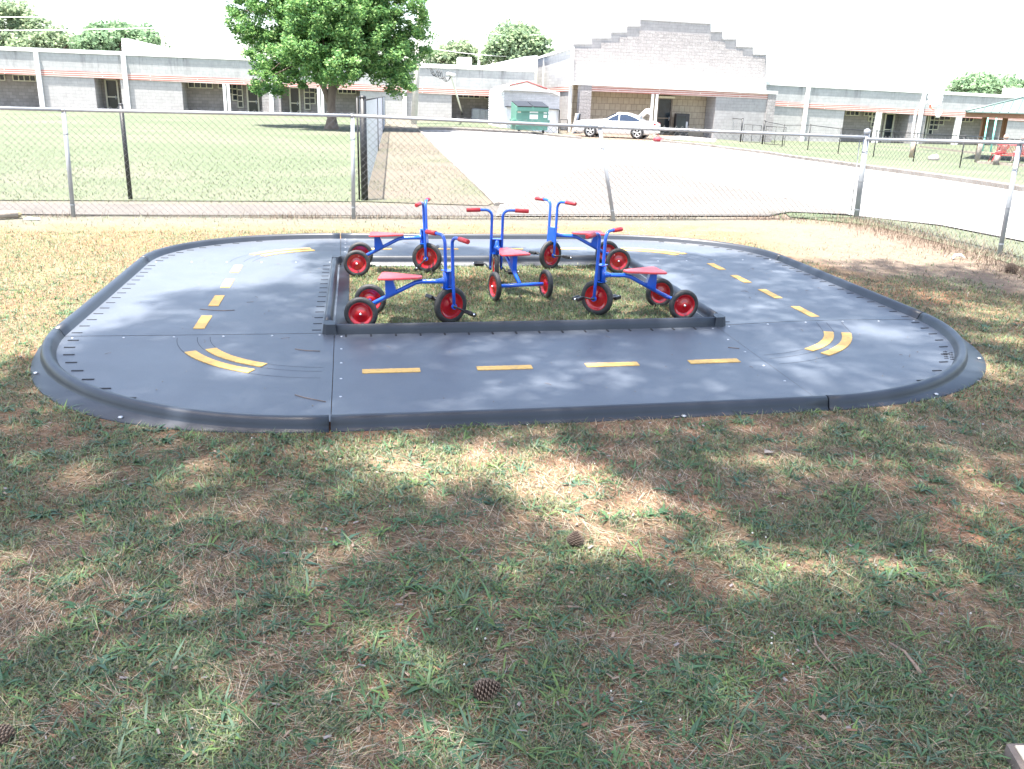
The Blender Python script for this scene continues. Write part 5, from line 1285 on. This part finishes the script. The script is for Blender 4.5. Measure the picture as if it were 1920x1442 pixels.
def scatter(n, y0, y1, pw=1.0, xm=1.35):
    """points in the visible wedge, denser near the viewer"""
    t = rng.random(n); y = (y0**(1-pw+1e-6)+(y1**(1-pw+1e-6)-y0**(1-pw+1e-6))*t)**(1/(1-pw+1e-6)); hw = .62*y+1.7
    x = rng.uniform(-1, 1, n)*hw+.02*y; return x, y
def blades(name, x, y, az, lean, ln, wd, bend, pal, mat, z0=0., var=.2, ci=None):
    n = len(x); z = T(x, y)+z0; dx, dy = np.cos(az), np.sin(az); sx, sy = -dy, dx
    def pt(s, ang): return s*np.sin(ang), s*np.cos(ang)
    r1, h1 = pt(ln*.5, lean); l2 = np.minimum(lean+bend, 1.62); r2_, h2_ = pt(ln*.5, l2); r2, h2 = r1+r2_, np.maximum(h1+h2_, .001)
    w0, w1, w2 = wd*.5, wd*.45, wd*.06
    V = np.stack([np.stack([x-sx*w0, y-sy*w0, z-.002], 1), np.stack([x+sx*w0, y+sy*w0, z-.002], 1),
                  np.stack([x+dx*r1+sx*w1, y+dy*r1+sy*w1, z+h1], 1), np.stack([x+dx*r1-sx*w1, y+dy*r1-sy*w1, z+h1], 1),
                  np.stack([x+dx*r2+sx*w2, y+dy*r2+sy*w2, z+h2], 1), np.stack([x+dx*r2-sx*w2, y+dy*r2-sy*w2, z+h2], 1)], 1).reshape(-1, 3)
    pal = np.array(pal); c = pal[rng.integers(0, len(pal), n) if ci is None else ci]*rng.uniform(1-var, 1+var, (n, 1)); c = np.repeat(c, 6, 0)
    i = np.arange(n)*6; Fc = np.concatenate([np.stack([i, i+1, i+2, i+3], 1), np.stack([i+3, i+2, i+4, i+5], 1)])
    return np_mesh(name, V, Fc, c, mat)
GRN = [(.12, .175, .075), (.15, .205, .085), (.09, .14, .07), (.13, .175, .105), (.185, .23, .095), (.21, .225, .15), (.18, .175, .125), (.055, .07, .04)]
def gmask(x, y): return .42*fbm(x*1.6+9, y*1.6+3, 3)+.58*fbm(x*6.5+19, y*6.5+7, 3)
# low lawn grass
x, y = scatter(700000, 1.55, 11.0, 1.05); ok, inn = free(x, y); g = gmask(x, y)
u_, v_ = to_uv(x, y); fl_d = (y-(fa[1]+(x-fa[0])*fdir.y/fdir.x))     # distance to the fence line
dens_ = np.clip((g-.42)*6.5, .16, 1); dens_ = np.where(y > 5.2, np.maximum(dens_, .55), dens_); dens_ = np.where((y > 4.8) & ((x < -1) | (x > 3.2)), np.maximum(dens_, .9), dens_); dens_ = np.where(inn, 1, dens_); dens_ = np.where((fl_d > -1.2) | (y > 10.2), dens_*.12, dens_)
bare = (x > 2.8) & (y+.72*x+(fbm(x*1.5, y*1.5, 3)-.5)*1.8 > 11.1) & (fl_d < -.3); dens_ = np.where(bare, dens_*.10, dens_)
keep = ok & (rng.random(len(x)) < dens_) & (fl_d < -.02); x, y, inn = x[keep], y[keep], inn[keep]; n = len(x)
ln = rng.uniform(.014, .040, n)*(1+.05*y); lean = rng.uniform(.5, 1.5, n); sunny = (y > 8.3) | (x < -3.2)
o = blades('grass', x, y, rng.uniform(0, 2*PI, n), lean, ln, rng.uniform(.0016, .0038, n)*(1+.10*y), rng.uniform(0, .7, n), GRN, m_gr)
tag(o, 'short patchy green grass covering the near lawn', 'grass', kind='stuff')
x = rng.uniform(-1.9, 2.1, 52000); y = rng.uniform(5.7, 8.8, 52000); ok, inn = free(x, y); x, y = x[inn], y[inn]; n = len(x)
tag(blades('inner_grass', x, y, rng.uniform(0, 2*PI, n), rng.uniform(.3, 1.4, n), rng.uniform(.018, .048, n), rng.uniform(.003, .0055, n), rng.uniform(0, .7, n), [(.085, .15, .055), (.10, .17, .06), (.07, .13, .06), (.13, .18, .07), (.17, .17, .10)], m_gr), 'green grass inside the inner curb under the tricycles', 'grass', kind='stuff')
# dry blades and fallen needles
x, y = scatter(540000, 1.55, 11.6, 1.15); ok, inn = free(x, y); fl_d = (y-(fa[1]+(x-fa[0])*fdir.y/fdir.x)); g = gmask(x, y)
pr_ = np.clip(.55-(g-.40)*2.2, .16, .68)*np.where(inn, .5, 1)*np.where((y > 5.0) & (x < -1), .12, np.where(y > 5.4, .7, 1)); keep = ok & (rng.random(len(x)) < pr_) & (fl_d < .05); x, y = x[keep], y[keep]; n = len(x)
kind = rng.random(n); ln = np.where(kind < .84, rng.uniform(.02, .055, n), rng.uniform(.06, .13, n))
ang0 = fbm(x*.8, y*.8, 2)*8+rng.normal(size=n)*.9
o = blades('dry_straw', x, y, ang0, rng.uniform(1.30, 1.56, n), ln, rng.uniform(.0010, .0021, n)*(1+.09*y), rng.uniform(-.05, .15, n),
           [(.28, .21, .145), (.38, .29, .20), (.18, .12, .08), (.46, .38, .27), (.12, .09, .065), (.28, .17, .11), (.08, .06, .045), (.32, .29, .24)], m_straw, .003)
tag(o, 'brown pine needles and dead grass lying over the near lawn', 'straw', kind='stuff')
# weeds : rosettes of broad blades
def rosettes(name, N, y0, y1, nb, ln_, wd_, pal, label, lean_=(.9, 1.45), pw=1.2, thr=.0):
    x, y = scatter(N, y0, y1, pw); ok, inn = free(x, y, .03); keep = ok & ~inn & (gmask(x, y) > thr); x, y = x[keep], y[keep]; k = rng.integers(nb[0], nb[1], len(x)); az0 = rng.uniform(0, 2*PI, len(x)); sc = rng.uniform(.6, 1.25, len(x)); ci0 = rng.integers(0, len(pal), len(x))
    X = np.repeat(x, k); Y = np.repeat(y, k); A_ = np.repeat(az0, k)+rng.uniform(0, 2*PI, len(X)); s = np.repeat(sc, k)
    o = blades(name, X+rng.normal(size=len(X))*.004, Y+rng.normal(size=len(X))*.004, A_, rng.uniform(*lean_, len(X)), rng.uniform(*ln_, len(X))*s, rng.uniform(*wd_, len(X))*s, rng.uniform(.1, .6, len(X)), pal, m_gr, 0., .15, np.repeat(ci0, k))
    return tag(o, label, 'weeds', kind='stuff')
rosettes('weeds', 4300, 1.6, 7.5, (4, 9), (.04, .085), (.005, .0095), [(.075, .15, .065), (.095, .175, .075), (.06, .125, .075), (.10, .165, .105), (.14, .22, .07)], 'clumps of broad bladed weeds among the near grass', thr=.40)
rosettes('plantain_weeds', 1300, 1.6, 7, (5, 10), (.032, .075), (.011, .018), [(.06, .14, .065), (.08, .16, .08), (.065, .13, .085)], 'small flat rosettes of oval leaves among the near grass', (1.2, 1.5), thr=.42)
# clover leaves
x, y = scatter(16000, 1.6, 8.3, 1.15); ok, inn = free(x, y); cm = fbm(x*2.6+70, y*2.6+11, 3); keep = ok & (cm > .60); x, y = x[keep], y[keep]; n = len(x)
z = T(x, y)+rng.uniform(.008, .028, n); r = rng.uniform(.0035, .006, n); tl = rng.normal(size=(n, 2))*.35; V = []; 
k6 = np.arange(6)/6*2*PI; ox_ = np.cos(k6)[None, :]*r[:, None]; oy_ = np.sin(k6)[None, :]*r[:, None]
V = np.stack([x[:, None]+ox_, y[:, None]+oy_, z[:, None]+ox_*tl[:, :1]+oy_*tl[:, 1:]], 2).reshape(-1, 3)
i = np.arange(n)[:, None]*6+np.arange(6)[None, :]; c = np.array([(.06, .15, .05), (.08, .18, .06), (.05, .12, .06)])[rng.integers(0, 3, n)]; tag(np_mesh('clover_leaves', V, i, np.repeat(c, 6, 0), m_gr), 'patches of small round clover leaves in the near lawn', 'clover', kind='stuff')
# clover flowers
m_fl = M_('clover_flower_white', (.50, .48, .43), .8, var=.15, vs=60); b = MB(); x, y = scatter(1500, 1.9, 9.5, 1.0); ok, inn = free(x, y)
sel = ok & ((fbm(x*1.2+5, y*1.2+60, 2) > .56) | inn); x, y = x[sel], y[sel]
for a, c in list(zip(x, y))[:80]: b.ball((a, c, float(T(a, c))+random.uniform(.022, .038)), random.uniform(.0022, .0040), 7, 5)
tag(b.build('clover_flowers', m_fl), 'scattered tiny white clover flowers in the lawn', 'clover flowers', kind='stuff')
# bits of bark and brown leaves
b = MB(); x, y = scatter(900, 1.7, 9.5, 1.1); ok, inn = free(x, y)
for a, c in zip(x[ok], y[ok]):
    l, w_ = random.uniform(.008, .03), random.uniform(.004, .012); rot = Matrix.Rotation(random.uniform(0, PI), 3, 'Z') @ Matrix.Rotation(random.uniform(-.4, .4), 3, 'X'); b.m = random.randrange(3); b.box((a, c, float(T(a, c))+.012), (l, w_, .002), rot, .6)
tag(b.build('bark_chips', [M_('chip_brown', (.20, .11, .07), .9), M_('chip_pale', (.27, .20, .15), .9), M_('chip_grey', (.24, .21, .20), .9)]), 'small chips of bark and dead leaf scattered on the lawn', 'litter', kind='stuff')
# coarse tufts further off: field, strip, verge
def far_tufts(name, N, box, label, pal, ln_, wd_, test):
    x = rng.uniform(box[0], box[1], N); y = rng.uniform(box[2], box[3], N); k = test(x, y); x, y = x[k], y[k]; n = len(x)
    tag(blades(name, x, y, rng.uniform(0, 2*PI, n), rng.uniform(.4, 1.3, n), rng.uniform(*ln_, n), rng.uniform(*wd_, n), rng.uniform(0, .5, n), pal, m_gr, .012), label, 'grass', kind='stuff')
def halfp(a, b): return lambda x, y: (b[0]-a[0])*(y-a[1])-(b[1]-a[1])*(x-a[0])
left_of_bf = halfp((k2[0].x, k2[0].y), (far.x, far.y)); dl0, dl1 = P(937, 386), P(787, 245); left_of_dr = halfp(dl0, dl1)
wlk = lambda x, y: (y-(fa[1]+(x-fa[0])*fdir.y/fdir.x))*fdir.x
far_tufts('field_grass', 60000, (-19, 0, 11.5, 27), 'mown green grass of the school field', [(.080, .112, .056), (.092, .122, .066), (.10, .124, .072), (.13, .13, .09)], (.03, .06), (.006, .012), lambda x, y: (wlk(x, y) > 1.35) & (left_of_bf(x, y) > 0) & (np.abs(x) < .62*y+1) & (rng.random(len(x)) < np.clip((25-y)/13, 0, .8)))
far_tufts('strip_grass', 22000, (-6, 1, 11.5, 30), 'thin half dry grass strip beside the driveway', [(.085, .11, .055), (.098, .112, .065), (.13, .116, .085), (.135, .116, .092)], (.025, .05), (.005, .010), lambda x, y: (wlk(x, y) > 1.35) & (left_of_bf(x, y) < -.1) & (left_of_dr(x, y) > .15) & (fbm(x*.7+3, y*.5, 3) > .42))
q_ = [P(1470, 400), P(1597, 408), P(1762, 427), P(1925, 459), P(2050, 488)]
def strip_test(x, y):
    yy = np.interp(x, [p[0] for p in sorted(q_)], [p[1] for p in sorted(q_)]); return (y < yy-.05) & (y > yy-1.3)
far_tufts('verge_grass', 9000, (3.6, 9, 7.5, 13.4), 'green grass verge beyond the corner of the silver fence', [(.085, .13, .06), (.10, .14, .07), (.15, .135, .09)], (.03, .06), (.005, .010), strip_test)
# dead weeds along the fence foot on the right
x = rng.uniform(-9, 8, 15000); sd = rng.normal(size=len(x))*.10; y = fa[1]+(x-fa[0])*fdir.y/fdir.x+sd-.08; k_ = (x < 4.7) & (rng.random(len(x)) < np.clip(fbm(x*1.4, y, 2)*1.3-.25, .08, 1)*.6); x, y = x[k_], y[k_]
gD, gE = pD[0], pE[0]; t_ = rng.random(9000)*1.9; xx = gD.x+(gE.x-gD.x)*t_+rng.normal(size=9000)*.28-.1; yy = gD.y+(gE.y-gD.y)*t_; x = np.concatenate([x, xx]); y = np.concatenate([y, yy]); n = len(x)
tag(blades('dead_weeds', x, y, rng.uniform(0, 2*PI, n), rng.uniform(.2, 1.45, n), rng.uniform(.04, .13, n), rng.uniform(.003, .006, n), rng.uniform(0, .8, n), [(.17, .125, .095), (.13, .10, .075), (.20, .16, .125), (.10, .075, .06)], m_straw), 'dead brown weeds tangled along the foot of the silver fence', 'dead weeds', kind='stuff')

# ------------------------------------------------------------------ pine cones, sticks, timber
m_cone = M_('cone_brown', (.055, .034, .024), .75, var=.35, vs=30); m_conet = M_('cone_tip', (.19, .14, .105), .8, var=.3, vs=40)
def pine_cone(px, py, L, r, az, label, tilt=8, open_=1.):
    g = G(px, py); o = tag(bpy.data.objects.new('pine_cone', None), label, 'pine cone', 'fallen pine cones'); C.objects.link(o); o.location = (g.x, g.y, g.z+r*.8); o.rotation_euler = (0, R(90-tilt), R(az)); b = MB()
    b.lathe([(.001, -L*.5), (r*.35, -L*.42), (r*.4, 0), (r*.2, L*.4), (.001, L*.5)], (0, 0, 1), (0, 0, 0), 8)
    nr = 13; b2 = MB()
    for i in range(nr):
        f = i/(nr-1); z = -L*.46+L*.9*f; rr = r*math.sin(PI*(.16+.78*f))**.7*(1-.25*f); ns = 9
        for k_ in range(ns):
            a = 2*PI*(k_/ns)+i*2.4; ca_, sa_ = math.cos(a), math.sin(a); w_ = rr*.36
            out = Vector((ca_, sa_, 0)); sd_ = Vector((-sa_, ca_, 0)); p0 = Vector((0, 0, z))+out*rr*.25; p1 = Vector((0, 0, z+L*.07*open_))+out*rr
            b.add([p0-sd_*w_*.4, p0+sd_*w_*.4, p1+sd_*w_, p1-sd_*w_, p1+Vector((0, 0, -L*.03))-sd_*w_*.8, p1+Vector((0, 0, -L*.03))+sd_*w_*.8, p0-Vector((0, 0, L*.03))], [(0, 1, 2, 3), (3, 2, 5, 4), (0, 3, 4, 6), (1, 6, 5, 2)])
            b2.box(p1+out*.001, (w_*1.2, w_*.9, L*.035), Matrix.Rotation(a, 3, 'Z'))
    b.build('scales', m_cone, o); b2.build('scale_tips', m_conet, o)
pine_cone(912, 1308, .080, .032, 20, 'grey brown pine cone lying on its side at the front of the lawn')
pine_cone(1078, 1022, .06, .030, 80, 'opened pine cone with pale scale tips in the middle of the lawn', 50)
pine_cone(8, 1388, .060, .024, 150, 'dark pine cone cut by the left edge at the bottom')
pine_cone(1895, 512, .11, .055, 40, 'dark pine cone by the fence at the right edge')
def stick(pts_, r, label, mat):
    b = MB(); P_ = [G(*p)+Vector((0, 0, r+.006)) for p in pts_]; b.tube(P_, [r*(1-.5*i/len(P_)) for i in range(len(P_))], 7); tag(b.build('stick', mat), label, 'stick', 'sticks lying on the grass')
m_twig = M_('twig', (.24, .17, .13), .9, var=.25, vs=30)
stick([(1725, 1268), (1712, 1250), (1695, 1228), (1668, 1212)], .006, 'bent stick with a pale broken end at the lower right', m_twig)
stick([(1522, 1180), (1530, 1215), (1548, 1238), (1570, 1262)], .004, 'thin curved twig left of the bent stick', m_twig)
stick([(240, 1175), (290, 1150), (335, 1140)], .003, 'thin pale twig at the lower left', m_twig)
stick([(752, 1128), (768, 1118), (782, 1118)], .005, 'short brown bark piece in the middle left of the lawn', m_twig)
stick([(1064, 1142), (1085, 1143)], .004, 'short straight orange brown twig near the centre bottom', m_twig)
# needles fallen on the plastic road
for i, (pp, lb) in enumerate((([(553, 741), (570, 746), (590, 750), (611, 754)], 'brown needle bundle on the near left corner of the track'), ([(553, 655), (575, 658), (600, 659)], 'thin needle on the track left of the inner curb'), ([(375, 580), (395, 582), (420, 583), (440, 582)], 'pale needles across the left lane'), ([(1365, 652), (1386, 654)], 'short dark twig on the near lane at the right'))):
    b = MB(); P_ = [G(*p, PZ)+Vector((0, 0, .003)) for p in pp]; b.tube(P_, .0022, 5); tag(b.build('fallen_needle', m_twig), lb, 'pine needle', 'debris lying on the track')
# crumbs and needles blown onto the plastic
nv = 260; uu = rng.uniform(-1.5, 4.2, nv); vv = rng.uniform(-1.5, 4.0, nv); b = MB()
for u, v in zip(uu, vv):
    du = max(-u, u-TA, 0); dv_ = max(-v, v-TB, 0)
    if math.hypot(du, dv_) > 1.5 or (du == 0 and dv_ == 0) or (-.15 < u < TA+.15 and -.15 < v < TB+.15): continue
    p = W(u, v, PZ+.002)
    if random.random() < .3:
        a = random.uniform(0, PI); l = random.uniform(.02, .07); b.m = 0; b.tube([p, p+Vector((math.cos(a)*l*.5, math.sin(a)*l*.5, .003)), p+Vector((math.cos(a+.2)*l, math.sin(a+.2)*l, 0))], .0009, 4)
    else: b.m = random.randrange(2); b.box(p+Vector((0, 0, .001)), (random.uniform(.003, .009), random.uniform(.002, .006), .002), Matrix.Rotation(random.uniform(0, PI), 3, 'Z'), .6)
tag(b.build('track_crumbs', [m_twig, M_('crumb_pale', (.30, .25, .19), .9)]), 'crumbs of bark and short needles scattered on the plastic road', 'litter', kind='stuff')
g = G(1884, 1442); top = M_('sawn_wood', (.62, .53, .41), .8, var=.12, vs=12, bmp=.3, scale=(1, 6, 6)); brk = M_('timber_side', (.13, .105, .09), .9, var=.3, vs=20, bmp=.5)
tm = empty('landscape_timber', 'squared timber with pale sawn top and dark side at the lower right corner', 'timber'); A_ = G(1882, 1440); B_ = G(1872, 1404)
b = MB(); z_ = float(T(1.3, 1.95)); P4 = [Vector((1.32, 1.60, z_)), Vector((1.365, 1.965, z_)), Vector((1.80, 2.0, z_)), Vector((1.80, 1.60, z_))]; b.prism(P4, (0, 0, .045)); b.build('side', brk, tm)
b = MB(); P4 = [Vector((1.345, 1.60, z_+.045)), Vector((1.382, 1.955, z_+.045)), Vector((1.79, 1.985, z_+.045)), Vector((1.79, 1.60, z_+.045))]; b.prism(P4, (0, 0, .004)); b.build('sawn_top', top, tm)
lg = empty('log', 'brown log with a broken end lying by the fence at the left edge', 'log'); a_ = G(-60, 415); c_ = G(34, 410)
b = MB(); b.tube([a_+Vector((0, 0, .05)), a_.lerp(c_, .5)+Vector((0, 0, .055)), c_+Vector((0, 0, .05))], [.048, .045, .043], 12); b.build('trunk_piece', m_wood, lg)
b = MB(); e_ = (c_-a_).normalized(); b.lathe([(.042, 0), (.036, .03), (.024, .022), (.012, .045), (.001, .03)], e_, c_+Vector((0, 0, .05)), 9, smooth=False); b.build('broken_end', M_('broken_wood', (.30, .26, .16), .9, var=.4, vs=20), lg)
g = G(60, 413); b = MB(); b.add([g+Vector((-.09, -.02, .01)), g+Vector((.08, -.03, .012)), g+Vector((.09, .03, .02)), g+Vector((-.07, .04, .03)), g+Vector((0, .0, .035))], [(0, 1, 4), (1, 2, 4), (2, 3, 4), (3, 0, 4)]); b.add([g+Vector((-.09, -.02, .006)), g+Vector((.08, -.03, .006)), g+Vector((.09, .03, .006)), g+Vector((-.07, .04, .006))], [(0, 1, 2, 3)]); tag(b.build('paper_scrap', m_white), 'crumpled white scrap beside the log at the left', 'litter')
g = G(1797, 487); b = MB(); b.tube([g+Vector((-.08, -.03, .01)), g+Vector((-.04, .02, .04)), g+Vector((.03, .03, .045)), g+Vector((.07, .0, .02))], [.004, .016, .016, .004], 8); tag(b.build('plastic_scrap', m_white), 'curled white scrap in the dead weeds at the right', 'litter')
g = G(1440, 853); b = MB(); b.add([g+Vector((-.022, -.01, .014)), g+Vector((.018, -.016, .02)), g+Vector((.026, .014, .012)), g+Vector((-.014, .02, .022)), g+Vector((0, 0, .026))], [(0, 1, 4), (1, 2, 4), (2, 3, 4), (3, 0, 4)]); tag(b.build('dead_leaf', M_('dead_leaf_grey', (.22, .19, .17), .9)), 'grey curled dead leaf right of centre on the lawn', 'leaf')
